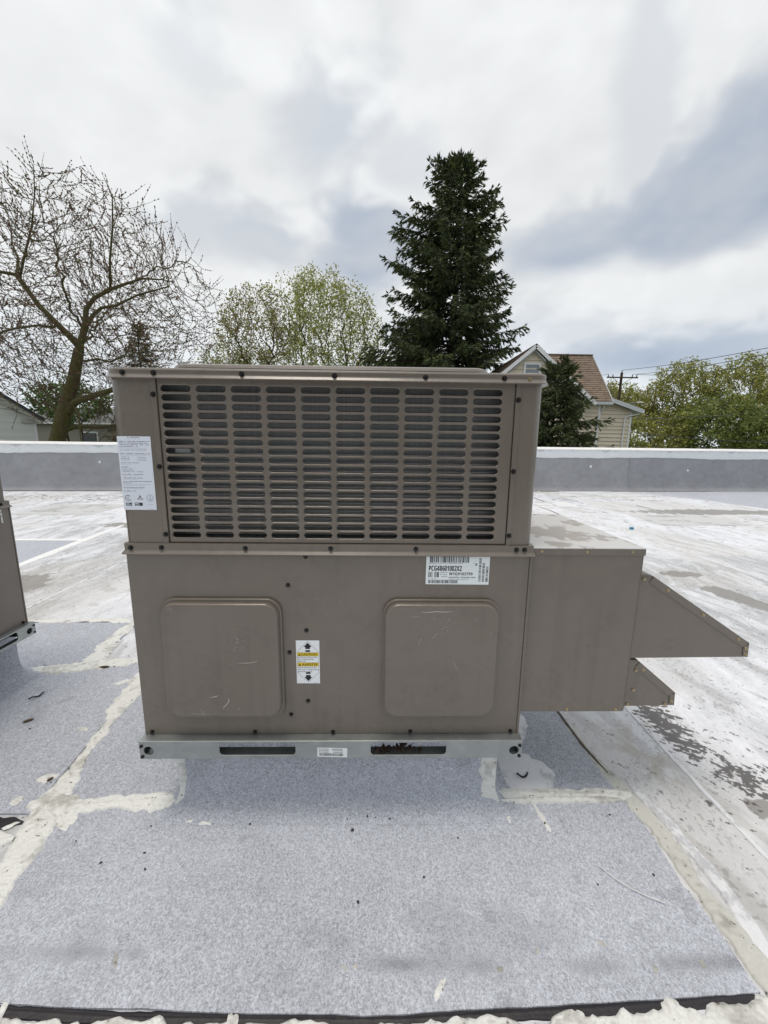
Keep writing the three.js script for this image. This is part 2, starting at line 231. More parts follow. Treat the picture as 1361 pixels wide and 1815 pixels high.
const brightMat = std([0.86, 0.87, 0.88], 0.5, { bumpMap: mastBump, bumpScale: 0.003 });
const greyMat = std([0.72, 0.73, 0.75], 0.6, { map: whiteMat.map, bumpMap: mastBump, bumpScale: 0.004 }), coatMat = std([0.92, 0.94, 0.97], 0.6, { map: whiteMat.map, bumpMap: mastBump, bumpScale: 0.004 });
const SH = 0.0085;
const FS = { x0: -1.32, x1: 1.12, z0: -0.06, z1: 0.53 };
const frontTex = texture(2048, 512, (i, j) => { // granules, trodden-in dirt and scuffs
  const x = lerp(FS.x0, FS.x1, i / 2048), z = lerp(FS.z0, FS.z1, 1 - j / 512), g1 = hash(i, j, 1), g2 = vn(x * 300, z * 260, 2), g3 = vn(x * 95, z * 80, 3), m1 = fbm(x * 9, z * 9, 4, 4), m2 = fbm(x * 2.6, z * 3.2, 4, 5);
  let v = 0.515 * (1 + 0.60 * (g1 - 0.5) + 0.56 * (g2 - 0.5) + 0.08 * (g3 - 0.5) + 0.10 * (m1 - 0.5) + 0.28 * (m2 - 0.5));
  const band = Math.exp(-(((z - 0.412 - 0.02 * Math.sin(x * 2.2) - 0.012 * (m1 - 0.5)) / 0.017) ** 2)) * sst(0.40, 0.62, fbm(x * 4, 2, 3, 12)) * sst(0.35, 0.75, g2 * 0.5 + m1 * 0.5 + 0.1);
  const scuff = sst(0.60, 0.74, fbm(x * 6.5 + 3, z * 8.5, 4, 13)) * sst(0.12, 0.36, z) * 0.6; v *= 1 - 0.42 * band - 0.20 * scuff * (0.4 + g2);
  const heel = sst(0.66, 0.72, fbm(x * 17, z * 22, 3, 14)) * sst(0.56, 0.66, m2); v *= 1 - 0.14 * heel;
  return [v * 0.90, v * 0.95, v * 1.07];
});
const frontMat = std([1, 1, 1], 0.88, { map: frontTex, bumpMap: granBump, bumpScale: 0.0014 });
const frontSheet = sheet('membrane_sheet', [[-1.06, -0.045], [1.09, -0.045], [1.105, 0.1], [1.09, 0.25], [1.105, 0.36], [1.10, 0.485], [0.72, 0.497], [0.2, 0.512], [-0.25, 0.503], [-0.75, 0.482], [-1.3, 0.47], [-1.3, 0.42], [-0.955, 0.30], [-0.975, 0.2]], SH, frontMat, 0.004);
{ const g = frontSheet.geometry, p = g.attributes.position, u = g.attributes.uv; for (let i = 0; i < p.count; i++) u.setXY(i, (p.getX(i) - FS.x0) / (FS.x1 - FS.x0), 1 - (p.getZ(i) - FS.z0) / (FS.z1 - FS.z0)); }
sheet('membrane_sheet', [[-1.075, -0.035], [-0.575, -0.055], [-0.575, -1.2], [-1.19, -1.2], [-1.15, -0.74], [-1.1, -0.4]], SH + 0.001, granMat, 0.003);
sheet('membrane_sheet', [[0.595, -0.055], [1.095, -0.055], [1.07, -0.3], [1.075, -0.55], [1.08, -1.2], [0.595, -1.2]], SH + 0.001, granMat, 0.003);
sheet('membrane_sheet', [[-1.19, -1.2], [1.08, -1.2], [1.1, -1.75], [-1.2, -1.75]], SH, granMat, 0.003);
// sheets round the neighbouring unit
sheet('membrane_sheet', [[-3.4, -0.93], [-1.55, -0.945], [-1.60, -1.5], [-3.4, -1.52]], SH + 0.001, granMat, 0.003);
sheet('membrane_sheet', [[-3.4, -0.915], [-1.86, -0.9], [-1.56, -0.93], [-1.28, -0.99], [-1.21, -0.86], [-1.17, -0.64], [-1.13, -0.4], [-1.10, -0.1], [-1.085, 0.0], [-3.4, -0.01]], SH, granMat, 0.004);
sheet('membrane_sheet', [[-4.9, -2.75], [-3.66, -2.78], [-3.80, -3.9], [-4.9, -3.88]], SH - 0.002, granMat, 0.004);
// seams
seam([[-0.90, 0.55, 0.045], [-0.955, 0.28, 0.038], [-1.0, 0.13, 0.045], [-1.05, -0.02, 0.05], [-1.085, -0.27, 0.026], [-1.12, -0.49, 0.045], [-1.15, -0.70, 0.055], [-1.19, -0.98, 0.05], [-1.2, -1.3, 0.05]], SH, 0.004, mastMat, 1);
seam([[-1.12, -0.035, 0.045], [-0.93, -0.03, 0.030], [-0.72, -0.045, 0.032], [-0.545, -0.045, 0.034]], SH + 0.001, 0.004, mastMat, 1.15);
seam([[-1.06, 0.09, 0.035], [-1.3, 0.12, 0.035], [-1.6, 0.13, 0.04]], SH, 0.004, mastMat, 1.1);
seam([[1.06, -0.46, 0.02], [1.085, -0.25, 0.025], [1.115, -0.06, 0.032], [1.145, 0.09, 0.036], [1.14, 0.25, 0.036], [1.145, 0.38, 0.036], [1.135, 0.56, 0.045]], SH - 0.002, 0.005, brownMat, 0.8);
seam([[1.16, -0.14, 0.018], [1.195, 0.05, 0.028], [1.215, 0.22, 0.028], [1.20, 0.40, 0.03], [1.2, 0.56, 0.03]], 0.004, 0.003, whiteMat, 0.6);
seam([[0.58, -0.075, 0.040], [0.78, -0.07, 0.026], [1.0, -0.06, 0.032], [1.13, -0.06, 0.026]], SH + 0.002, 0.0035, mastMat, 0.9);
seam([[0.62, -0.035, 0.012], [0.85, -0.04, 0.014], [1.08, -0.035, 0.012]], SH + 0.006, 0.003, mastMat, 0.6);
seam([[-1.9, -0.905, 0.022], [-1.7, -0.90, 0.045], [-1.5, -0.95, 0.05], [-1.28, -0.985, 0.04]], SH, 0.004, mastMat, 1.1);
seam([[-1.57, -0.96, 0.05], [-1.62, -1.2, 0.055], [-1.63, -1.5, 0.05]], SH, 0.004, mastMat, 1.2);
seam([[-2.45, -1.515, 0.03], [-2.0, -1.525, 0.03], [-1.55, -1.535, 0.04], [-1.2, -1.55, 0.04]], SH - 0.001, 0.004, mastMat, 1.2);
seam([[-1.3, 0.516, 0.026], [-0.9, 0.514, 0.024], [-0.5, 0.530, 0.022], [-0.30, 0.534, 0.02]], 0.0055, 0.0022, mastMat, 1.3);
seam([[-0.33, 0.540, 0.022], [-0.1, 0.541, 0.022], [0.2, 0.546, 0.024], [0.55, 0.55, 0.032], [0.8, 0.545, 0.036], [1.05, 0.54, 0.042], [1.4, 0.535, 0.07]], 0.0055, 0.0022, mastMat, 1.2);
seam([[-4.75, -3.93, 0.05], [-3.72, -3.95, 0.045]], 0.005, 0.003, brightMat, 0.3);
seam([[-3.52, -2.5, 0.04], [-3.66, -2.83, 0.05], [-3.77, -3.9, 0.06], [-3.86, -4.9, 0.03]], 0.006, 0.003, brightMat, 0.3);
// black bitumen squeezed out along edges
seam([[-1.0, 0.487, 0.014], [-0.75, 0.493, 0.014], [-0.45, 0.508, 0.013], [0.2, 0.517, 0.013], [0.75, 0.503, 0.016], [1.09, 0.489, 0.016]], 0.002, 0.003, bitMat, 0.5, 'bitumen_edge');
seam([[-1.6, 0.035, 0.02], [-1.2, 0.03, 0.03], [-1.085, 0.03, 0.02]], 0.003, 0.003, bitMat, 0.7, 'bitumen_edge');
seam([[-2.4, -1.502, 0.018], [-2.0, -1.508, 0.014], [-1.66, -1.51, 0.014]], SH - 0.001, 0.003, bitMat, 0.9, 'bitumen_edge');
seam([[1.062, -0.62, 0.006], [1.066, -0.45, 0.007], [1.075, -0.3, 0.006], [1.10, -0.16, 0.004]], SH + 0.001, 0.005, std([0.13, 0.11, 0.09], 0.7), 0.8, 'open_lap');
// spills of white coating and dabs of mastic
splat('coating_spill', 0.73, -0.19, 0.17, whiteMat, 5, SH + 0.001, 0.0015, 0.9, 0.85, 0.4); splat('coating_spill', 0.80, -0.47, 0.13, whiteMat, 9, SH + 0.001, 0.0015, 0.7, 1.3, 0.2); splat('coating_spill', 0.66, -0.42, 0.09, whiteMat, 19, SH + 0.001, 0.0015, 0.7, 1.3, 0);
[[0.62, -0.005, 0.035, 0.6, 1.5, 3], [-0.50, 0.03, 0.022, 1.6, 0.5, 6], [-0.45, 0.04, 0.03, 0.4, 1.1, 8], [-0.51, -0.01, 0.03, 1, 1, 12], [0.75, 0.03, 0.03, 2.2, 0.35, 14], [-1.26, -0.78, 0.035, 1.6, 0.6, 15], [-1.21, -0.42, 0.022, 1.6, 0.6, 16], [-1.15, -0.15, 0.03, 0.8, 1.3, 17], [-1.18, -0.05, 0.025, 1, 0.8, 18], [-0.52, 0.405, 0.022, 1.4, 0.6, 20], [0.07, 0.428, 0.012, 0.7, 1.5, 21], [0.1, 0.425, 0.012, 1, 1, 22], [0.58, 0.40, 0.012, 1, 1, 23], [0.76, 0.385, 0.014, 0.8, 1.5, 24], [0.47, 0.435, 0.013, 1.3, 0.8, 25], [0.87, 0.44, 0.016, 0.8, 1, 26], [1.0, 0.43, 0.018, 1.2, 0.8, 27], [-0.72, 0.515, 0.02, 0.5, 2, 28], [0.31, 0.47, 0.016, 0.6, 1.8, 29], [0.86, 0.515, 0.024, 1.2, 0.9, 30], [0.60, 0.535, 0.03, 1.5, 0.8, 31], [-0.95, 0.02, 0.05, 1.3, 0.8, 32], [-0.18, 0.53, 0.02, 1.2, 1, 33], [-1.12, 0.045, 0.018, 1.3, 0.5, 34]]
  .forEach(([x, z, r, sx, sz, sd]) => splat('mastic_dab', x, z, sd > 19 && sd < 28 ? r * 0.62 : r, sd > 19 && sd < 28 ? dustMat : mastMat, sd, SH, 0.002, sx, sz, sd));
// old repair patches along the far edge
sheet('repair_patch', [[5.0, -8.9], [6.6, -8.85], [7.0, -10.0], [5.5, -10.1]], 0.01, whiteMat, 0.02); seam([[4.8, -9.9, 0.05], [5.0, -8.85, 0.06], [6.6, -8.8, 0.05], [7.6, -9.0, 0.05]], 0.006, 0.008, brownMat, 0.8);
sheet('repair_patch', [[8.7, -7.0], [14, -8.4], [14, -10.8], [7.8, -9.9]], 0.008, granMat, 0.02); seam([[8.0, -9.6, 0.04], [8.65, -7.0, 0.05], [14, -8.4, 0.05]], 0.006, 0.005, whiteMat, 0.5);
// raised laps between the rolls of felt
for (const [x, z0, z1, w] of [[2.16, -9.2, -1.2, 0.012], [4.08, -9.3, -3.6, 0.018], [6.0, -9.0, -4.6, 0.02], [-2.64, -8.6, -1.7, 0.014], [-5.52, -8.8, -4.2, 0.02], [3.12, -8.8, -4.5, 0.016], [1.45, -1.9, 0.5, 0.008]]) { const path = []; for (let k = 0; k <= 14; k++) { const z = lerp(z0, z1, k / 14); path.push([x + (fbm(z * 0.7, x, 3, 5) - 0.5) * 0.12, z, w * (0.5 + fbm(z * 1.3, x, 2, 9))]); } seam(path, 0.003, 0.004, whiteMat, 0.9, 'lap_seam'); }
for (const [x, z0, z1] of [[4.12, -9.2, -7.2], [3.7, -7.6, -6.1], [6.05, -7.4, -6.0], [2.2, -6.0, -4.9]]) { const path = []; for (let k = 0; k <= 8; k++) { const z = lerp(z0, z1, k / 8); path.push([x + (fbm(z * 1.7, x, 3, 5) - 0.5) * 0.14, z, 0.012 * (0.2 + fbm(z * 2.3, x, 2, 9))]); } seam(path, 0.006, 0.002, std([0.10, 0.09, 0.08], 0.85), 1.2, 'open_lap'); }
for (const [x0, x1, z0, z1, m] of [[2.25, 3.4, -4.3, -3.3, 0], [-3.3, -2.3, -5.6, -4.4, 0], [5.0, 6.6, -6.2, -5.2, 1], [-6.4, -5.0, -6.9, -5.7, 1], [3.6, 4.6, -7.9, -7.0, 0]]) sheet('repair_patch', [[x0, z1], [x1, z1 - 0.05], [x1 + 0.05, z0], [x0 + 0.03, z0 + 0.04]], 0.0065, m ? greyMat : coatMat, 0.02, 0.6);
// ---------------------------------------------------------------- parapet
{
  const p = thing('parapet_wall', 'long low grey parapet wall with white coated top edge', 'wall', [0.144, 0, -9.75], 4.1 * Math.PI / 180);
  const X0 = -15, X1 = 18, n = 330;
  const wav = (x, s, f = 0.9) => (fbm(x * f, s, 3, s) - 0.5) + 0.35 * (fbm(x * 6, s, 2, s + 4) - 0.5);
  const strip = (prof, s = 0.5) => { const pos = [], uv = [], idx = [], m = prof(0).length; for (let i = 0; i <= n; i++) { const x = lerp(X0, X1, i / n), q = prof(x); q.forEach(([z, y], k) => { pos.push(x, y, z); uv.push(x * s, (y - z) * s); }); if (i < n) for (let k = 0; k + 1 < m; k++) { const o = i * m + k; idx.push(o, o + m, o + 1, o + 1, o + m, o + m + 1); } } return geoFrom(pos, idx, uv); };
  const faceTex = texture(1024, 512, (i, j) => { const x = i / 1024, y = j / 512, a = tileNoise(x, y, 5, 101), b = tileNoise(x, y, 18, 102), c = tileNoise(x, y, 90, 103), d = hash(i, j, 104); let v = 0.30 * (0.86 + 0.18 * a + 0.12 * b + 0.06 * c + 0.05 * (d - 0.5)); const sp = tileNoise(x, y, 60, 105); if (sp > 0.93) v *= 0.75; return [v * 0.95, v * 0.98, v * 1.06]; });
  const face = std([1, 1, 1], 0.7, { map: faceTex, bumpMap: mastBump, bumpScale: 0.006 });
  mesh('face', strip((x) => { const w = wav(x, 3) * 0.014; return [[0.16, 0.004], [0.10, 0.012], [0.05 + w, 0.05], [0.022 + w, 0.13], [0.008 + w, 0.3], [w, 0.62], [w * 0.5, 1.19]]; }), face, p);
  mesh('core', box(X0, X1, 0, 1.19, -0.3, -0.02), std([0.3, 0.3, 0.31], 0.9), p);
  const wtex = std([0.90, 0.95, 1.0], 0.5, { map: whiteMat.map, bumpMap: mastBump, bumpScale: 0.01 });
  const bandTex = std([0.90, 0.95, 1.0], 0.5, { map: whiteMat.map, bumpMap: mastBump, bumpScale: 0.01 });
  mesh('coating_band', strip((x) => { const l = 0.975 + wav(x, 7, 0.6) * 0.07; return [[0.006, l], [0.012, l + 0.01], [0.011, 1.1], [0.011, 1.195]]; }), bandTex, p);
  mesh('top_coating', strip((x) => { const l = 1.195 + wav(x, 11, 1.2) * 0.012, h = wav(x, 13, 1.5) * 0.008; return [[0.012, l - 0.004], [0.024, l], [0.014, l + 0.03 + h], [-0.03, 1.255 + h], [-0.09, 1.272 + h], [-0.2, 1.27], [-0.31, 1.25], [-0.31, 1.1]]; }), std([1, 1, 1], 0.45, { map: texture(256, 256, (i, j) => 0.84 + 0.06 * (tileNoise(i / 256, j / 256, 12, 9) - 0.5)) }), p);
  mesh('base_line', strip((x) => { const w = wav(x, 17, 1.4) * 0.03; return [[0.2 + w, 0.003], [0.19 + w, 0.016], [0.14, 0.014]]; }), std([0.05, 0.048, 0.045], 0.8), p);
  for (const x of [-11.2, -6.4, 7.4, 13.4]) { const l = x + 0.15 * Math.sin(x * 7); const g = new THREE.PlaneGeometry(0.1, 0.84, 4, 16), q = g.attributes.position; for (let i = 0; i < q.count; i++) { const yy = q.getY(i) + 0.56, u = q.getX(i) / 0.05; q.setXYZ(i, l + q.getX(i) * (1 + 0.3 * (fbm(yy * 6, x, 2, 4) - 0.5)), yy, (yy < 0.3 ? 0.03 * (0.3 - yy) : 0) + 0.0115 + 0.010 * (1 - u * u) + 0.004 * (fbm(yy * 8, x + u, 2, 6) - 0.5)); } g.computeVertexNormals(); mesh('membrane_lap', g, face, p); }
  for (const [x, y, r] of [[6.3, 0.72, 0.02], [9.4, 0.62, 0.018], [-7.3, 0.75, 0.015], [3.9, 0.93, 0.02]]) { const g = splatGeo(0, 0, r * 2, 0, 0.004, Math.round(x * 10 + 90), 1, x < 4.5 && x > 0 ? 3.5 : 1); g.rotateX(Math.PI / 2); g.translate(x, y, 0.014); mesh('coating_drip', g, wtex, p); }
}

// ---------------------------------------------------------------- curbs
function curb(label, x0, x1, z0, z1, h, marks) {
  const cx = (x0 + x1) / 2, cz = (z0 + z1) / 2, c = thing('roof_curb', label, 'curb', [cx, 0, cz]); const hx = (x1 - x0) / 2, hz = (z1 - z0) / 2;
  const prof = [[0.0, h], [0.0, 0.11], [0.004, 0.06], [0.014, 0.032], [0.032, 0.0175], [0.06, 0.0115], [0.1, SH + 0.0006]], K = 6, ring = (d, y) => { const out = []; [[1, 1, 0], [-1, 1, 1], [-1, -1, 2], [1, -1, 3]].forEach(([sx, sz, q]) => { for (let k = 0; k <= K; k++) { const a = (q + k / K) * Math.PI / 2; out.push([sx * (hx - 0.012) + Math.cos(a) * (d + 0.012), y, sz * (hz - 0.012) + Math.sin(a) * (d + 0.012)]); } }); return out; };
  const pos = [], uv = [], idx = []; let M;
  prof.forEach(([d, y], r) => { const R = ring(d, y); M = R.length; const U = (p) => { const fx = Math.abs(p[0]) - hx > Math.abs(p[2]) - hz + 0.001; uv.push((p[0] + cx - (fx ? Math.sign(p[0]) * y : 0)) * 0.45, (-p[2] - cz + (fx ? 0 : Math.sign(p[2]) * y)) * 0.45); }; R.forEach((p) => { pos.push(...p); U(p); }); pos.push(...R[0]); U(R[0]); });
  for (let r = 0; r + 1 < prof.length; r++) for (let k = 0; k < M; k++) { const a = r * (M + 1) + k, b = a + 1, e = a + M + 1, f = e + 1; idx.push(a, b, e, b, f, e); }
  mesh('membrane_flashing', geoFrom(pos, idx, uv), granMat, c);
  mesh('curb_frame', box(-hx + 0.004, hx - 0.004, 0.004, h - 0.003, -hz + 0.004, hz - 0.004), std([0.3, 0.26, 0.2], 0.9), c);
  for (const [sx, sz, wF, wS] of marks) { // mastic struck up the corner: wF on the front, wS on the side
    const P = [], U = [], I = [], nj = 10; const ns = 30;
    for (let i = 0; i <= ns; i++) {
      const y = lerp(h + 0.001, 0.012, i / ns), flare = 0.06 * Math.pow(1 - y / h, 4) + (y < 0.06 ? (0.06 - y) * 0.5 : 0);
      for (let j = 0; j <= nj; j++) {
        const t = j / nj * 2 - 1, e = 0.65 + 0.75 * fbm(y * 22 + (t < 0 ? 5 : 30) + sx, 2, 3, 77), w = (t < 0 ? wF : wS) * e * (1 + flare * 8), out = 0.0035 + 0.0025 * (1 - t * t) + 0.002 * fbm(y * 40, t * 3, 2, 5) - (Math.abs(t) === 1 ? 0.005 : 0) + Math.max(0, 0.06 - y) * 0.35;
        let x, z; if (t < 0) { x = sx * (hx + out + t * w); z = sz * (hz + out); if (-t * w < 0.001) { x = sx * (hx + out); } } else { x = sx * (hx + out); z = sz * (hz + out - t * w); }
        P.push(x, y, z); U.push((x + z) * 0.9, y * 0.9);
      }
      if (i < ns) for (let j = 0; j < nj; j++) { const o = i * (nj + 1) + j; I.push(o, o + nj + 1, o + 1, o + 1, o + nj + 1, o + nj + 2); }
    }
    mesh('corner_mastic', geoFrom(P, I, U), mastMat, c);
  }
}
curb('membrane wrapped curb under the unit with the side intake hoods', -0.565, 0.59, -1.08, -0.05, 0.262, [[-1, 1, 0.016, 0.012], [1, 1, 0.045, 0.03]]);
curb('membrane wrapped curb under the neighbouring unit beside the cream seam', -2.84, -1.88, -0.87, 0.34, 0.262, []);

// ---------------------------------------------------------------- rooftop units
const paintTex = texture(1024, 1024, (i, j) => { const x = i / 1024, y = j / 1024, a = tileNoise(x, y, 5, 201), b = tileNoise(x, y, 14, 202), c = tileNoise(x, y * 0.3, 60, 203), d = hash(i, j, 204), sm = sst(0.55, 0.8, tileNoise(x, y, 6, 205) * 0.45 + tileNoise(x, y, 17, 206) * 0.3 + tileNoise(x, y, 50, 207) * 0.25) * 0.07; const v = 0.97 + 0.04 * (a - 0.5) + 0.03 * (b - 0.5) + 0.02 * (c - 0.5) + 0.035 * (d - 0.5) - sm - 0.06 * sst(0.62, 0.8, tileNoise(x, y, 90, 208) * 0.5 + tileNoise(x, y, 11, 209) * 0.5) + 0.07 * sst(0.64, 0.8, tileNoise(x, y, 160, 210) * 0.35 + tileNoise(x, y, 9, 211) * 0.65) - 0.07 * sst(0.55, 0.75, tileNoise(x, y * 0 + 0.3, 70, 212) * 0.5 + tileNoise(x, y, 4, 213) * 0.5); return [v, v * 0.995, v * 0.985]; });
const PAINT = [0.168, 0.143, 0.119];
const peel = texture(512, 512, (i, j) => 0.1 * tileNoise(i / 512, j / 512, 120, 301) + 0.5 * tileNoise(i / 512, j / 512, 7, 302) + 0.3 * tileNoise(i / 512, j / 512, 13, 303) + 0.1 * tileNoise(i / 512, j / 512, 29, 304), false);
const paint = new THREE.MeshPhysicalMaterial({ color: lin(...PAINT), roughness: 0.38, clearcoat: 0.55, clearcoatRoughness: 0.16, map: paintTex, bumpMap: peel, bumpScale: 0.003 });
const galvTex = texture(512, 512, (i, j) => { const x = i / 512, y = j / 512, a = tileNoise(x, y, 40, 401), b = tileNoise(x, y, 14, 402), c = tileNoise(x, y, 4, 403), v = 0.40 * (0.8 + 0.2 * Math.round(a * 3) / 3 + 0.14 * b + 0.1 * c); return [v * 0.93, v * 1.0, v * 1.0]; });
const galv = std([1, 1, 1], 0.42, { map: galvTex, metalness: 0.75 });
const black = std([0.012, 0.011, 0.011], 0.4), brass = std([0.5, 0.42, 0.26], 0.35, { metalness: 0.8 });
const screwGeo = (() => { const w = new THREE.CylinderGeometry(0.0076, 0.0082, 0.0022, 14); w.translate(0, 0.0011, 0); const h = new THREE.CylinderGeometry(0.0047, 0.0052, 0.006, 6); h.translate(0, 0.005, 0); const s = new THREE.BoxGeometry(0.006, 0.0008, 0.0012); s.translate(0, 0.0082, 0); const g = merge([w, h, s]); g.rotateX(Math.PI / 2); return g; })();
const BASE = 0.064; // bottom of the rails to bottom of the panels
function roundRect(x0, x1, y0, y1, r, path = new THREE.Shape()) { path.moveTo(x0 + r, y0); path.lineTo(x1 - r, y0); path.absarc(x1 - r, y0 + r, r, -Math.PI / 2, 0); path.lineTo(x1, y1 - r); path.absarc(x1 - r, y1 - r, r, 0, Math.PI / 2); path.lineTo(x0 + r, y1); path.absarc(x0 + r, y1 - r, r, Math.PI / 2, Math.PI); path.lineTo(x0, y0 + r); path.absarc(x0 + r, y0 + r, r, Math.PI, Math.PI * 1.5); return path; }
// a horizontal ring swept round a rounded rectangle plan: prof = [[out, y], ...]
function hoop(hx, z0, z1, r, prof, close) {
  const K = 7, pos = [], idx = [], hz = (z1 - z0) / 2, cz = (z0 + z1) / 2; let M = 0;
  prof.forEach(([d, y]) => { const R = []; [[1, 1, 0], [-1, 1, 1], [-1, -1, 2], [1, -1, 3]].forEach(([sx, sz, q]) => { for (let k = 0; k <= K; k++) { const a = (q + k / K) * Math.PI / 2; R.push([sx * (hx - r) + Math.cos(a) * (r + d), y, cz + sz * (hz - r) + Math.sin(a) * (r + d)]); } }); M = R.length; R.forEach((p) => pos.push(...p)); });
  for (let q = 0; q + 1 < prof.length; q++) for (let k = 0; k < M; k++) { const a = q * M + k, b = q * M + (k + 1) % M, e = a + M, f = b + M; idx.push(a, e, b, b, e, f); }
  if (close) { const y = prof[prof.length - 1][1], o = pos.length / 3; pos.push(0, y, cz); const s = (prof.length - 1) * M; for (let k = 0; k < M; k++) idx.push(o, s + (k + 1) % M, s + k); }
  const g = geoFrom(pos, idx); const q = g.toNonIndexed(); q.computeVertexNormals(); return metreUV(q, 0.7);
}
function railGeo(hx, y0, y1, z, holes) { // a channel: web with openings, flange on top and at the foot
  const s = new THREE.Shape(); s.moveTo(-hx, y0); s.lineTo(hx, y0); s.lineTo(hx, y1); s.lineTo(-hx, y1); s.closePath();
  for (const h of holes) { const p = new THREE.Path(); if (h.length === 3) p.absarc(h[0], h[1], h[2], 0, Math.PI * 2, true); else roundRect(h[0], h[1], h[2], h[3], 0.014, p); s.holes.push(p); }
  const web = new THREE.ExtrudeGeometry(s, { depth: 0.002, bevelEnabled: true, bevelSize: 0.001, bevelThickness: 0.001, bevelSegments: 2, bevelOffset: -0.001, curveSegments: 10 }); web.translate(0, 0, z - 0.003);
  return merge([metreUV(web, 0.9), metreUV(rbox(-hx, hx, y1 - 0.003, y1 + 0.0005, z - 0.06, z - 0.002, 0.001, 1), 0.9), metreUV(rbox(-hx, hx, y0 - 0.0005, y0 + 0.003, z - 0.05, z - 0.002, 0.001, 1), 0.9)]);
}
function sticker(name, x0, x1, y0, y1, z, tex, parent, rough = 0.45) { const w = x1 - x0, h = y1 - y0, m = std([1, 1, 1], rough, { map: tex }), g = new THREE.BoxGeometry(w, h, 0.0006); g.translate((x0 + x1) / 2, (y0 + y1) / 2 + BASE, z); const edge = std([0.7, 0.72, 0.75], 0.6); const o = new THREE.Mesh(g, [edge, edge, edge, edge, m, edge]); o.name = name; o.castShadow = o.receiveShadow = true; parent.add(o); return o; }

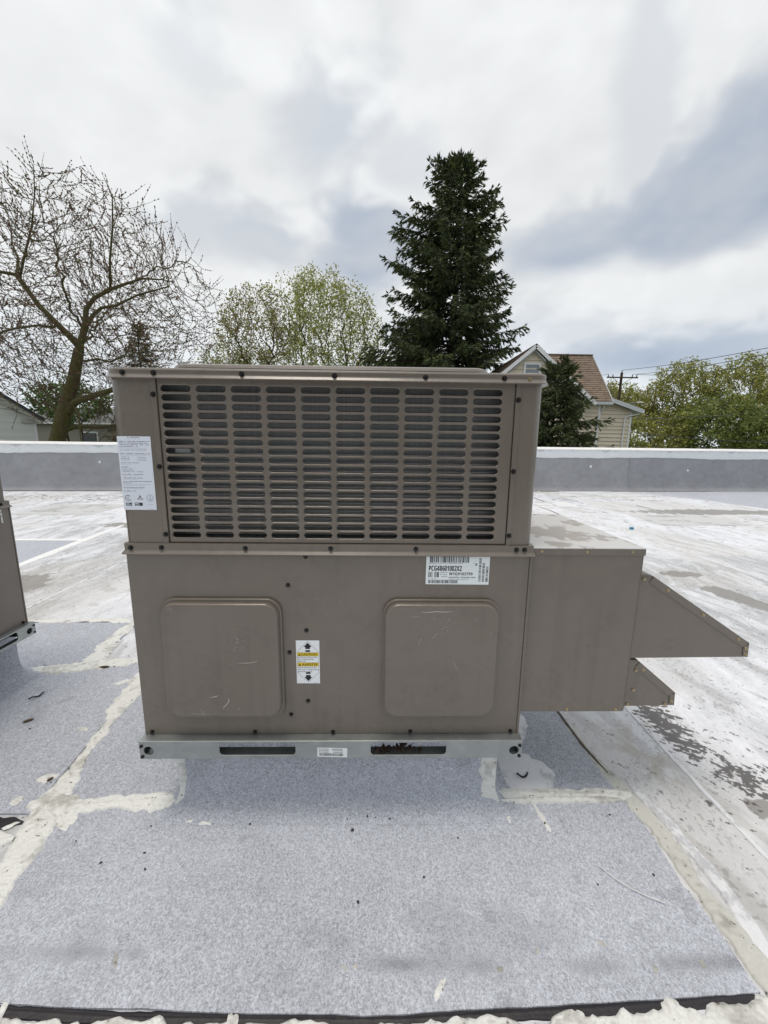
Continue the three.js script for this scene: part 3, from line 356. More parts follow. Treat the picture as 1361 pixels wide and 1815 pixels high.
function rooftopUnit(u, full) {
  const D = -1.15, add = (name, g, m, p = u) => { g.translate(0, p === u ? BASE : 0, 0); return mesh(name, g, m, p); };
  const screw = (x, y, z, m = black, p = u, s = 1) => { const o = mesh('screw', screwGeo, m, p); o.position.set(x, y + BASE, z); o.rotation.z = (x * 37 + y * 91) % 6; o.scale.setScalar(s); return o; };
  // lower cabinet
  add('lower_cabinet', metreUV(rbox(-0.65, 0.65, 0.001, 0.664, D, -0.003, 0.005, 2), 0.7), paint);
  add('front_panel', metreUV(rbox(-0.6485, 0.6405, 0.004, 0.655, -0.004, 0.0, 0.0018, 2), 0.7), paint);
  add('corner_strip', metreUV(rbox(0.6425, 0.6505, 0.002, 0.655, -0.02, 0.0012, 0.002, 2), 0.7), paint);
  // flange round the middle: upright band with a lip turned out at its foot
  add('middle_flange', hoop(0.65, D, 0, 0.006, [[-0.004, 0.650], [0.0115, 0.6505], [0.0125, 0.653], [0.0045, 0.6615], [0.003, 0.665], [0.0035, 0.682], [0.0025, 0.6850], [-0.03, 0.686]], false), paint);
  // upper cabinet: corner posts with a folded seam, rounded at the outside
  const post = (sx, inner) => {
    const s = new THREE.Shape(), r = 0.03, ox = sx < 0 ? 0.6525 : 0.648; // plan in x and depth
    s.moveTo(sx * inner, -0.004); s.lineTo(sx * (ox - r), -0.004); for (let k = 1; k <= 8; k++) { const a = k / 8 * Math.PI / 2; s.lineTo(sx * (ox - r + Math.sin(a) * r), -0.004 - r + Math.cos(a) * r); }
    s.lineTo(sx * ox, -0.2); s.lineTo(sx * (ox - 0.004), -0.2); s.lineTo(sx * (ox - 0.004), -0.05); s.lineTo(sx * (inner), -0.008); s.closePath();
    const g = new THREE.ExtrudeGeometry(s, { depth: 0.5, bevelEnabled: false }); g.rotateX(Math.PI / 2); g.translate(0, 1.186, 0); // plan y becomes z
    const q = g.toNonIndexed(); q.computeVertexNormals(); return metreUV(q, 0.7);
  };
  add('corner_post', post(-1, 0.5265), paint); add('corner_post', post(1, 0.5765), paint);
  add('post_fold', metreUV(rbox(-0.5265, -0.512, 0.664, 1.186, -0.012, -0.001, 0.002, 2), 0.7), paint);
  add('post_fold', metreUV(rbox(0.5615, 0.576, 0.662, 1.186, -0.012, -0.001, 0.002, 2), 0.7), paint);
  add('side_panel', metreUV(merge([box(-0.6525, -0.645, 0.686, 1.186, D + 0.012, -0.2), box(0.64, 0.648, 0.686, 1.186, D + 0.012, -0.2), box(-0.6525, 0.648, 0.686, 1.186, D + 0.004, D + 0.012)]), 0.7), paint);
  // punched grille
  if (full) {
    const s = new THREE.Shape(); s.moveTo(-0.5105, 0.6865); s.lineTo(0.5600, 0.6865); s.lineTo(0.5600, 1.186); s.lineTo(-0.5105, 1.186); s.closePath();
    const pitch = 0.1038, w = 0.088, h = 0.0178;
    for (let r = 0; r < 18; r++) for (let c = 0; c < 10; c++) { const x0 = -0.5005 + c * pitch, yc = 1.1575 - r * 0.02624, p = new THREE.Path(); p.moveTo(x0 + h / 2, yc - h / 2); p.absarc(x0 + h / 2, yc, h / 2, Math.PI * 1.5, Math.PI / 2, true); p.lineTo(x0 + w - h / 2, yc + h / 2); p.absarc(x0 + w - h / 2, yc, h / 2, Math.PI / 2, -Math.PI / 2, true); p.closePath(); s.holes.push(p); }
    const g = new THREE.ExtrudeGeometry(s, { depth: 0.005, bevelEnabled: true, bevelSize: 0.003, bevelOffset: -0.0032, bevelThickness: 0.003, bevelSegments: 3, curveSegments: 7 }); g.translate(0, 0, -0.0135);
    add('grille_panel', metreUV(g, 0.7), paint);
    const fins = canvasTex(2048, 256, (q, W, H) => { q.fillStyle = '#3a3d40'; q.fillRect(0, 0, W, H); const R = rng(5); for (let x = 0; x < W; x += 4) { const v = 140 + R() * 40; q.fillStyle = `rgb(${v},${v},${v + 1})`; q.fillRect(x, 0, 2, H); q.fillStyle = '#7c7d7f'; q.fillRect(x + 2, 0, 2, H); } for (let k = 0; k < 90; k++) { const v = 90 + R() * 70; q.fillStyle = `rgba(${v},${v},${v},${0.3 + R() * 0.4})`; q.fillRect(R() * W, R() * H, 1.5, 8 + R() * 40); } });
    fins.wrapS = fins.wrapT = THREE.RepeatWrapping;
    const coil = add('condenser_coil', (() => { const g2 = new THREE.PlaneGeometry(1.16, 0.5); g2.translate(0.02, 0.936, -0.072); return g2; })(), std([1, 1, 1], 0.6, { map: fins, metalness: 0.3 }));
    const tubes = []; for (let k = 0; k < 19; k++) { const t = new THREE.CylinderGeometry(0.0042, 0.0042, 1.15, 8); t.rotateZ(Math.PI / 2); t.translate(0.02, 1.1495 - k * 0.02624 + BASE, -0.064); tubes.push(t); }
    mesh('coil_tubes', merge(tubes), std([0.26, 0.26, 0.26], 0.4, { metalness: 0.4 }), coil);
    add('coil_back', box(-0.57, 0.6, 0.687, 1.185, -0.12, -0.078), std([0.40, 0.40, 0.40], 0.6));
    add('paper_tag', (() => { const g3 = new THREE.PlaneGeometry(0.045, 0.012); g3.translate(-0.46, 0.9745, -0.03); return g3; })(), std([0.45, 0.46, 0.47], 0.7));
  } else add('grille_panel', metreUV(box(-0.5105, 0.56, 0.6865, 1.186, -0.012, -0.006), 0.7), paint);
  // top: lid with a turned-out lip and the raised fan deck
  add('lid', hoop(0.6535, D + 0.002, -0.001, 0.031, [[-0.03, 1.183], [0.0120, 1.1830], [0.0125, 1.1855], [0.0055, 1.1935], [0.0045, 1.197], [0.005, 1.208], [0.0025, 1.2125], [-0.003, 1.2145], [-0.04, 1.2155]], true), paint);
  add('fan_deck', hoop(0.503, -1.02, -0.055, 0.06, [[0.0, 1.214], [0.0, 1.226], [-0.005, 1.235], [-0.014, 1.2395], [-0.03, 1.241]], true), paint);
  add('fan_guard', (() => { const a = []; for (let k = 0; k < 9; k++) { const t = new THREE.TorusGeometry(0.06 + k * 0.04, 0.003, 5, 40); t.rotateX(Math.PI / 2); t.translate(0, 1.244, -0.575); a.push(t); } return merge(a); })(), black);
  // rails
  const holes = full ? [[-0.622, -0.033, 0.0165], [0.626, -0.035, 0.0165], [-0.383, -0.126, -0.0505, -0.004], [0.131, 0.390, -0.0515, -0.004]] : [[-0.622, -0.033, 0.0165], [0.615, -0.035, 0.0165], [-0.53, -0.05, -0.051, -0.004], [0.05, 0.545, -0.051, -0.004]];
  const rail = add('base_rail', railGeo(0.653, -0.064, 0.003, 0.034, holes), galv); rail.userData.label = 'galvanised front rail with lifting slots';
  for (const rot of [1, 2, 3]) { const L = rot === 2 ? 0.653 : 0.592, g = railGeo(L, -0.063, -0.004, 0.034, [[-L + 0.04, -0.034, 0.0165], [L - 0.04, -0.034, 0.0165]]); g.rotateY(rot * Math.PI / 2); g.translate(rot === 1 ? 0.616 : rot === 3 ? -0.616 : 0, 0, rot === 2 ? D : D / 2); add('base_rail', g, galv); }
  add('floor_pan', box(-0.6, 0.6, -0.058, -0.002, D + 0.05, -0.06), std([0.12, 0.125, 0.125], 0.6, { metalness: 0.4 }));
  for (const [x, y] of [[-0.6445, -0.014], [-0.6435, -0.054], [0.6445, -0.015], [0.6445, -0.055]]) screw(x, y, 0.034, black, u, 0.75);
  // access covers: deep pressed pans
  if (full) for (const [k, x0, x1] of [[0, -0.541, -0.176], [1, 0.180, 0.538]]) {
    const s = roundRect(x0, x1, 0.098, 0.489, 0.042), g = new THREE.ExtrudeGeometry(s, { depth: 0.010, bevelEnabled: true, bevelSize: 0.008, bevelThickness: 0.011, bevelSegments: 5, curveSegments: 10, bevelOffset: -0.001 }); g.translate(0, 0, 0.0112);
    const cover = add('access_cover', metreUV(g, 0.7), paint); cover.userData.label = k ? 'scuffed pressed cover under the barcode label' : 'scratched pressed cover beside the caution label';
    const fl = roundRect(x0 - 0.012, x1 + 0.014, 0.072, 0.505, 0.05), fg = new THREE.ExtrudeGeometry(fl, { depth: 0.004, bevelEnabled: true, bevelSize: 0.004, bevelThickness: 0.004, bevelSegments: 4, curveSegments: 10, bevelOffset: -0.004 }); fg.translate(0, BASE, 0.0045); mesh('rolled_edge', metreUV(fg, 0.7), paint, cover);
    // bare scratches in the paint
    const R = rng(7 + k), W = x1 - x0, H = 0.391, mk = (pts, w) => { const pos = [], idx = []; pts.forEach(([a, b], i) => { const c = pts[Math.min(i + 1, pts.length - 1)], d = pts[Math.max(i - 1, 0)]; let dx = c[0] - d[0], dy = d[1] - c[1]; const l = Math.hypot(dx, dy) || 1; const ww = w * (i === 0 || i === pts.length - 1 ? 0.3 : 0.7 + R() * 0.6), X = x0 + a * W, Y = 0.489 - b * H; pos.push(X - dy / l * ww, Y + dx / l * ww, 0.03235, X + dy / l * ww, Y - dx / l * ww, 0.03235); if (i) { const o = i * 2; idx.push(o - 2, o - 1, o, o - 1, o + 1, o); } }); return geoFrom(pos, idx); };
    const S = k ? [[[0.30, 0.045], [0.36, 0.05], [0.45, 0.04], [0.52, 0.045], [0.60, 0.04]], [[0.22, 0.09], [0.29, 0.085]], [[0.56, 0.10], [0.57, 0.13]], [[0.53, 0.17], [0.50, 0.20]], [[0.46, 0.23], [0.42, 0.28]], [[0.32, 0.28], [0.29, 0.33]], [[0.95, 0.22], [0.955, 0.24]], [[0.42, 0.42], [0.425, 0.425]], [[0.62, 0.5], [0.66, 0.56]], [[0.80, 0.10], [0.81, 0.12]], [[0.55, 0.18], [0.56, 0.17]], [[0.42, 0.09], [0.43, 0.12]]]
      : [[[0.65, 0.27], [0.66, 0.30]], [[0.655, 0.31], [0.645, 0.335]], [[0.64, 0.36], [0.62, 0.375]], [[0.655, 0.285], [0.65, 0.295]], [[0.64, 0.505], [0.72, 0.505], [0.79, 0.498], [0.82, 0.487]], [[0.79, 0.523], [0.795, 0.527]], [[0.38, 0.825], [0.43, 0.815], [0.46, 0.805]], [[0.54, 0.83], [0.55, 0.85], [0.53, 0.885], [0.50, 0.91], [0.49, 0.93]], [[0.29, 0.93], [0.30, 0.975]], [[0.31, 0.95], [0.315, 0.98]], [[0.64, 0.92], [0.62, 0.94]], [[0.40, 0.975], [0.43, 0.975]], [[0.20, 0.975], [0.33, 0.985]], [[0.08, 0.02], [0.10, 0.045]]];
    const parts = S.map((p) => mk(p, 0.0011)); for (let n = 0; n < 26; n++) { const a = k ? 0.3 + R() * 0.35 : 0.58 + R() * 0.12, b = k ? 0.05 + R() * 0.28 : 0.2 + R() * 0.2; parts.push(mk([[a, b], [a + 0.006 + R() * 0.012, b + 0.004 - R() * 0.016]], 0.0006)); }
    const sg = mergeGeometries(parts); sg.translate(0, BASE, 0); mesh('paint_scratches', sg, std([0.52, 0.50, 0.46], 0.6), cover).userData.kind = 'stuff';
  }
  if (full) {
    [[-0.601, 1.2], [-0.511, 1.199], [-0.255, 1.199], [0.017, 1.198], [0.286, 1.197], [0.521, 1.198]].forEach(([x, y]) => screw(x, y, 0.004)); screw(0.597, 1.198, 0.004, brass, u, 0.7);
    [[-0.630, 0.671], [-0.534, 0.672], [-0.271, 0.671], [-0.001, 0.672], [0.271, 0.672], [0.595, 0.672], [0.621, 0.672]].forEach(([x, y]) => screw(x, y, 0.003));
    [[-0.520, 1.139], [-0.520, 0.926], [-0.519, 0.714], [0.569, 1.137], [0.569, 0.922], [0.569, 0.717]].forEach(([x, y]) => screw(x, y, -0.001));
    [[-0.082, 0.644], [-0.141, 0.548], [-0.085, 0.391], [-0.143, 0.312], [-0.085, 0.132], [-0.144, 0.080], [-0.624, 0.014], [-0.271, 0.013], [-0.001, 0.012], [0.269, 0.013], [0.621, 0.014]].forEach(([x, y]) => screw(x, y, 0.0, black, u, 0.92));
    screw(-0.172, 0.287, 0.008, black, u, 0.8); screw(0.176, 0.287, 0.008, black, u, 0.8);
  } else { [[0.621, 0.014], [0.3, 0.014], [0.0, 0.014], [-0.3, 0.014]].forEach(([x, y]) => screw(x, y, 0)); [[0.6, 0.672], [0.3, 0.672], [0, 0.672]].forEach(([x, y]) => screw(x, y, 0.003)); }
}
// ---------------------------------------------------------------- printed labels
function bars(g, x, y, w, h, n, seed, vertical) { const R = rng(seed); let t = 0; const L = vertical ? h : w; const u = L / (n * 2.4); while (t < L) { const b = u * (1 + Math.floor(R() * 3)) * 0.8, s = u * (0.7 + Math.floor(R() * 2.4) * 0.8); g.fillRect(vertical ? x : x + t, vertical ? y + t : y, vertical ? w : Math.min(b, L - t), vertical ? Math.min(b, L - t) : h); t += b + s; } }
function squeeze(g, txt, x, y, w, font) { g.font = font; g.save(); g.translate(x, y); g.scale(w / g.measureText(txt).width, 1); g.fillText(txt, 0, 0); g.restore(); }
function smallText(g, x, y, w, h, seed, dark = 0.75) { const R = rng(seed); let t = 0; g.fillStyle = `rgba(40,42,70,${dark})`; while (t < w) { const l = h * (0.35 + R() * 0.35); if (R() > 0.17) { g.fillRect(x + t, y + h * (R() > 0.7 ? 0 : 0.25), l * 0.35, h * 0.75); g.fillRect(x + t, y + h * (R() > 0.5 ? 0.3 : 0.75), l * 0.8, h * 0.22); g.fillRect(x + t + l * 0.6, y + h * 0.25, l * 0.25, h * 0.7); } t += l * 1.15; } }
const idTex = canvasTex(1040, 500, (g, W, H) => {
  g.fillStyle = '#e9f0f3'; g.fillRect(0, 0, W, H); g.fillStyle = '#1b1c22';
  bars(g, 58, 16, 650, 112, 40, 3); smallText(g, 40, 134, 560, 14, 9); g.fillStyle = '#14151a';
  squeeze(g, 'PCG4B601002X2', 40, 270, 545, 'bold 124px sans-serif'); squeeze(g, 'PCG4B601002X2', 43, 270, 545, 'bold 124px sans-serif'); g.font = 'bold 60px sans-serif'; g.fillText('B', 802, 178); g.font = '24px sans-serif'; g.fillText('rev', 764, 150);
  squeeze(g, 'W1G9103799', 380, 342, 390, 'bold 68px sans-serif'); squeeze(g, 'W1G9103799', 381, 342, 390, 'bold 68px sans-serif');
  bars(g, 38, 288, 80, 92, 8, 12); bars(g, 140, 288, 80, 92, 6, 14); g.fillStyle = '#30323c'; smallText(g, 235, 284, 120, 20, 4, 0.5); smallText(g, 235, 318, 110, 20, 5, 0.5); smallText(g, 240, 352, 110, 22, 6, 0.5);
  g.fillStyle = '#30323c'; smallText(g, 380, 362, 425, 28, 19, 0.85); g.fillStyle = '#30323c'; squeeze(g, 'External Filter Required', 380, 420, 320, '24px sans-serif'); smallText(g, 35, 398, 130, 14, 8);
  g.fillStyle = '#1b1c22'; bars(g, 46, 424, 480, 58, 44, 17); bars(g, 866, 50, 40, 400, 34, 21, true); bars(g, 924, 130, 40, 320, 26, 23, true); bars(g, 984, 190, 40, 260, 22, 25, true);
});
const cautionTex = canvasTex(520, 920, (g, W, H) => {
  g.fillStyle = '#eef3f7'; g.fillRect(0, 0, W, H); g.strokeStyle = '#55565e'; g.lineWidth = 5; g.beginPath(); g.moveTo(W / 2, 16); g.lineTo(W - 26, 236); g.lineTo(W - 26, 690); g.lineTo(W / 2, H - 22); g.lineTo(26, 690); g.lineTo(26, 236); g.closePath(); g.stroke();
  g.fillStyle = '#131218'; const arrow = (s, y0) => { g.beginPath(); [[0, 0], [92, 92], [52, 92], [52, 135], [-52, 135], [-52, 92], [-92, 92]].forEach(([x, y], i) => i ? g.lineTo(W / 2 + x, y0 + s * y) : g.moveTo(W / 2 + x, y0 + s * y)); g.fill(); g.fillRect(W / 2 - 52, s > 0 ? y0 + 158 : y0 - 196, 104, 38); }; arrow(1, 46); arrow(-1, H - 48);
  for (const [y, t, x] of [[254, 'CAUTION', 112], [470, 'AVERTIR', 126]]) { g.fillStyle = '#e3c62e'; g.fillRect(22, y, W - 44, 80); g.strokeStyle = '#3a3410'; g.lineWidth = 3; g.strokeRect(22, y, W - 44, 80); g.fillStyle = '#1a1808'; g.beginPath(); g.moveTo(74, y + 14); g.lineTo(104, y + 68); g.lineTo(44, y + 68); g.fill(); g.fillStyle = '#e3c62e'; g.fillRect(71, y + 30, 6, 20); g.fillRect(71, y + 55, 6, 6); g.fillStyle = '#1a1808'; squeeze(g, t, x, y + 66, 350, 'bold 68px sans-serif'); }
  g.fillStyle = '#23243a'; [['Do not use screws in this', 30, 372, 430], ['area. Could puncture', 30, 412, 370], ['indoor coil.', 30, 452, 190], ["Ne pas utiliser de vis dans", 30, 590, 420], ['cette zone. Le bobine interne', 30, 634, 460], ['pourrait être percée.', 30, 676, 330]].forEach(([t, x, y, w]) => squeeze(g, t, x, y, w, 'bold 34px sans-serif')); smallText(g, 360, H - 22, 130, 9, 4, 0.5);
});
const specTex = canvasTex(520, 1180, (g, W, H) => {
  g.fillStyle = '#dfe5f0'; g.fillRect(0, 0, W, H); smallText(g, 150, 8, 220, 16, 1, 0.8); smallText(g, 130, 34, 230, 11, 2, 0.35);
  [[70, 470, 17, 0.85], [96, 450, 17, 0.85], [122, 460, 17, 0.85], [148, 280, 17, 0.85], [178, 400, 11, 0.35], [198, 420, 11, 0.4], [216, 410, 11, 0.4], [262, 460, 17, 0.8], [290, 450, 10, 0.35], [410, 280, 14, 0.7], [436, 150, 9, 0.35], [476, 130, 17, 0.8], [504, 180, 15, 0.6], [526, 180, 15, 0.6], [550, 340, 15, 0.6], [592, 330, 16, 0.8], [616, 260, 10, 0.35], [650, 320, 16, 0.8], [674, 250, 10, 0.35], [706, 450, 17, 0.8], [730, 150, 16, 0.7], [756, 430, 10, 0.4], [776, 350, 10, 0.35], [806, 330, 16, 0.8], [830, 300, 10, 0.35], [862, 190, 17, 0.8]].forEach(([y, w, h, d], i) => smallText(g, 26, y, w, h, 10 + i, d));
  for (const [x, y] of [[30, 316], [30, 340], [30, 364], [290, 318], [290, 344], [290, 368]]) smallText(g, x, y, 130, 14, x + y, 0.6);
  g.strokeStyle = '#1c1d28'; g.lineWidth = 9; g.beginPath(); g.arc(80, 985, 42, 0.5, 5.6); g.stroke(); g.fillStyle = '#1c1d28'; g.font = 'bold 46px serif'; g.fillText('S', 66, 1002); g.lineWidth = 3; smallText(g, 100, 1030, 22, 12, 3);
  g.beginPath(); g.moveTo(270, 930); g.lineTo(302, 1005); g.lineTo(238, 1005); g.fill(); g.fillRect(222, 996, 98, 12); g.fillStyle = '#dfe5f0'; g.beginPath(); g.arc(270, 990, 14, 0, 7); g.fill(); g.strokeStyle = '#777a8a'; g.lineWidth = 4; g.beginPath(); g.arc(430, 985, 58, 0, 7); g.stroke(); g.beginPath(); g.arc(430, 985, 44, 0, 7); g.stroke(); g.fillStyle = '#777a8a'; g.fillRect(424, 955, 12, 50); g.fillRect(400, 1008, 60, 6);
  g.fillStyle = '#2a2438'; g.fillRect(36, 1062, 96, 26); g.fillRect(36, 1092, 96, 22); g.fillRect(176, 1062, 126, 52); g.fillStyle = '#dfe5f0'; g.fillRect(184, 1070, 60, 12); g.fillRect(184, 1096, 74, 10); g.fillRect(44, 1070, 50, 9); g.fillRect(44, 1098, 70, 7); smallText(g, 370, 1082, 100, 10, 77, 0.5); smallText(g, 390, 1160, 110, 9, 78, 0.5);
});
const railTex = canvasTex(520, 190, (g, W, H) => { g.fillStyle = '#e8edf1'; g.fillRect(0, 0, W, H); g.fillStyle = '#1c1d22'; squeeze(g, 'Model Number', 22, 36, 180, 'bold 30px sans-serif'); squeeze(g, 'PCG4B601002X2', 240, 36, 200, 'bold 30px sans-serif'); squeeze(g, 'Serial Number', 22, 68, 180, 'bold 30px sans-serif'); squeeze(g, 'W1G9103799', 270, 68, 170, 'bold 30px sans-serif'); squeeze(g, 'Order Number', 22, 100, 180, 'bold 30px sans-serif'); smallText(g, 270, 80, 165, 22, 6, 0.9); g.fillStyle = '#1c1d22'; bars(g, 36, 112, 420, 54, 46, 31); });

const unit = thing('rooftop_unit', 'brown rooftop air conditioner with slotted grille and two side intake hoods', 'air conditioner', [0, 0.325 - BASE, 0]);
rooftopUnit(unit, true);
{
  sticker('barcode_label', 0.303, 0.509, 0.555, 0.654, 0.0006, idTex, unit).rotation.z = -0.004;
  sticker('caution_label', -0.121, -0.043, 0.198, 0.355, 0.0006, cautionTex, unit);
  sticker('approval_sheet', -0.641, -0.541, 0.791, 1.016, -0.0032, specTex, unit);
  sticker('rail_label', -0.052, 0.050, -0.058, -0.0225, 0.0345, railTex, unit).rotation.z = -0.03;
  // leaves blown into the right-hand slot
  const R = rng(88), L = []; for (let k = 0; k < 46; k++) { const s = 0.006 + R() * 0.011, g = new THREE.BufferGeometry(); g.setAttribute('position', new THREE.Float32BufferAttribute([-s, 0, 0, 0, s * 0.6, 0.003, s, 0, 0, 0, -s * 0.6, 0.002], 3)); g.setIndex([0, 2, 1, 0, 3, 2]); g.computeVertexNormals(); g.rotateX(R() * 3); g.rotateY(R() * 6); g.rotateZ(R() * 6); const x = 0.15 + R() * 0.16; g.translate(x, BASE - 0.052 + R() * 0.028 * Math.exp(-(((x - 0.245) / 0.03) ** 2)) + R() * 0.01, 0.0 + R() * 0.025); L.push(g); }
  const lit = mergeGeometries(L.map((g) => g.toNonIndexed())); lit.computeVertexNormals(); one('leaf_litter', (lit.translate(0, unit.position.y, 0), lit), std([0.045, 0.03, 0.02], 0.9), 'dry brown leaves caught in the slot of the base rail', 'leaves', null, 'stuff');
  // economizer section bolted to the right side
  const ec = mesh('economizer_box', (() => { const g = rbox(0.6515, 1.021, 0.079, 0.672, -0.62, -0.012, 0.003, 2); g.translate(0, BASE, 0); return metreUV(g, 0.7); })(), paint, unit);
  const dusty = new THREE.MeshPhysicalMaterial({ color: lin(1, 1, 1), roughness: 0.34, bumpMap: peel, bumpScale: 0.0005, map: texture(512, 512, (i, j) => { const x = i / 512 * 0.4, y = j / 512 * 0.63, w = fbm(x * 9, y * 9, 4, 6), f = fbm(x * 40, y * 30, 4, 16), r = sst(0.40, 0.50, w * 0.62 + f * 0.38); return [lerp(0.37, 0.62, r), lerp(0.345, 0.615, r), lerp(0.325, 0.61, r)]; }) });
  const tp = (g) => { g.translate(0, BASE, 0); return g; };
  const top = (() => { const g = rbox(0.6545, 1.0265, 0.6725, 0.6765, -0.626, -0.0085, 0.0015, 1), p = g.attributes.position, uv = []; for (let i = 0; i < p.count; i++) uv.push((p.getX(i) - 0.65) / 0.4, (p.getZ(i) + 0.64) / 0.65); g.setAttribute('uv', new THREE.Float32BufferAttribute(uv, 2)); return g; })();
  const cov = mesh('top_cover', tp(top), dusty, ec); cov.userData.label = 'top of the intake box with dried white residue';
  mesh('cover_flange', tp(metreUV(rbox(0.6545, 1.0265, 0.651, 0.6724, -0.0118, -0.0085, 0.001, 1), 0.7)), paint, ec);
  const sc = (x, y, z, p, s = 0.62, m = brass) => { const o = mesh('screw', screwGeo, m, p); o.position.set(x, y + BASE, z); o.scale.setScalar(s); };
  [[0.682, 0.664], [0.831, 0.663], [0.980, 0.664]].forEach(([x, y]) => sc(x, y, -0.0085, ec)); [[0.820, 0.089], [0.993, 0.088]].forEach(([x, y]) => sc(x, y, -0.012, ec));
  mesh('corner_flange', tp(metreUV(rbox(1.0215, 1.0245, 0.082, 0.651, -0.6, -0.0135, 0.001, 1), 0.7)), paint, ec);
  // a hood: two cheeks, a sloping top whose edge folds over the cheek, a short drip nose; open below
  const hood = (name, label, P, z0, z1, scr) => {
    const cheek = (z) => { const s = new THREE.Shape(P.map(([x, y]) => new THREE.Vector2(x, y))); const g = new THREE.ExtrudeGeometry(s, { depth: 0.002, bevelEnabled: false }); g.translate(0, 0, z); return metreUV(tp(g), 0.7); };
    const h = mesh(name, cheek(z0), paint, unit); h.userData.label = label; mesh('cheek', cheek(z1), paint, h);
    const slab = (a, b, t, zz0, zz1) => { const dx = b[0] - a[0], dy = b[1] - a[1], l = Math.hypot(dx, dy), nx = -dy / l * t, ny = dx / l * t, s = new THREE.Shape([a, b, [b[0] + nx, b[1] + ny], [a[0] + nx, a[1] + ny]].map((p) => new THREE.Vector2(...p))), g = new THREE.ExtrudeGeometry(s, { depth: zz0 - zz1, bevelEnabled: false }); g.translate(0, 0, zz1); return metreUV(tp(g), 0.7); };
    mesh('hood_top', merge([slab(P[1], P[2], 0.0022, z0 + 0.0045, z1 - 0.002), slab(P[0], P[1], 0.0022, z0 + 0.0045, z1 - 0.002)]), paint, h);
    mesh('hood_nose', slab(P[2], P[3], 0.0022, z0 + 0.0045, z1 - 0.002), paint, h);
    const inw = (a, b, w) => { const dx = b[0] - a[0], dy = b[1] - a[1], l = Math.hypot(dx, dy), ux = dx / l, uy = dy / l, s = new THREE.Shape([[a[0] + ux * 0.006, a[1] + uy * 0.006], [b[0], b[1]], [b[0] + uy * w - ux * w * 0.4, b[1] - ux * w - uy * w * 0.4], [a[0] + uy * w + ux * 0.006, a[1] - ux * w + uy * 0.006]].map((p) => new THREE.Vector2(...p))), g = new THREE.ExtrudeGeometry(s, { depth: 0.0015, bevelEnabled: false }); g.translate(0, 0, z0 + 0.003); return metreUV(tp(g), 0.7); };
    mesh('fold_flange', inw(P[1], P[2], 0.022), paint, h); mesh('fold_flange', inw(P[2], P[3], 0.016), paint, h);
    scr.forEach(([x, y]) => sc(x, y, z0 + 0.0045, h));
  };
  hood('intake_hood', 'large sloping intake hood', [[1.0245, 0.584], [1.065, 0.578], [1.434, 0.338], [1.437, 0.286], [1.0245, 0.281]], -0.022, -0.60, [[1.038, 0.568], [1.124, 0.529], [1.258, 0.441], [1.395, 0.352], [1.4275, 0.318], [1.4285, 0.298]]);
  hood('relief_hood', 'small sloping hood under the large intake hood', [[1.0245, 0.272], [1.058, 0.268], [1.201, 0.149], [1.204, 0.099], [1.0245, 0.095]], -0.022, -0.60, [[1.052, 0.236], [1.078, 0.238], [1.052, 0.160], [1.037, 0.104], [1.172, 0.104], [1.195, 0.115]]);
}
const unit2 = thing('rooftop_unit', 'brown rooftop unit without hoods on the neighbouring curb', 'air conditioner', [-1.79, 0.325 - BASE, -0.205], Math.PI / 2);
rooftopUnit(unit2, false);
sticker('paper_label', 0.592, 0.65 - 0.05, 0.575, 0.645, 0.0006, canvasTex(64, 64, (g) => { g.fillStyle = '#dfe9e0'; g.fillRect(0, 0, 64, 64); smallText(g, 4, 8, 56, 8, 3); smallText(g, 4, 28, 56, 8, 4); }), unit2);

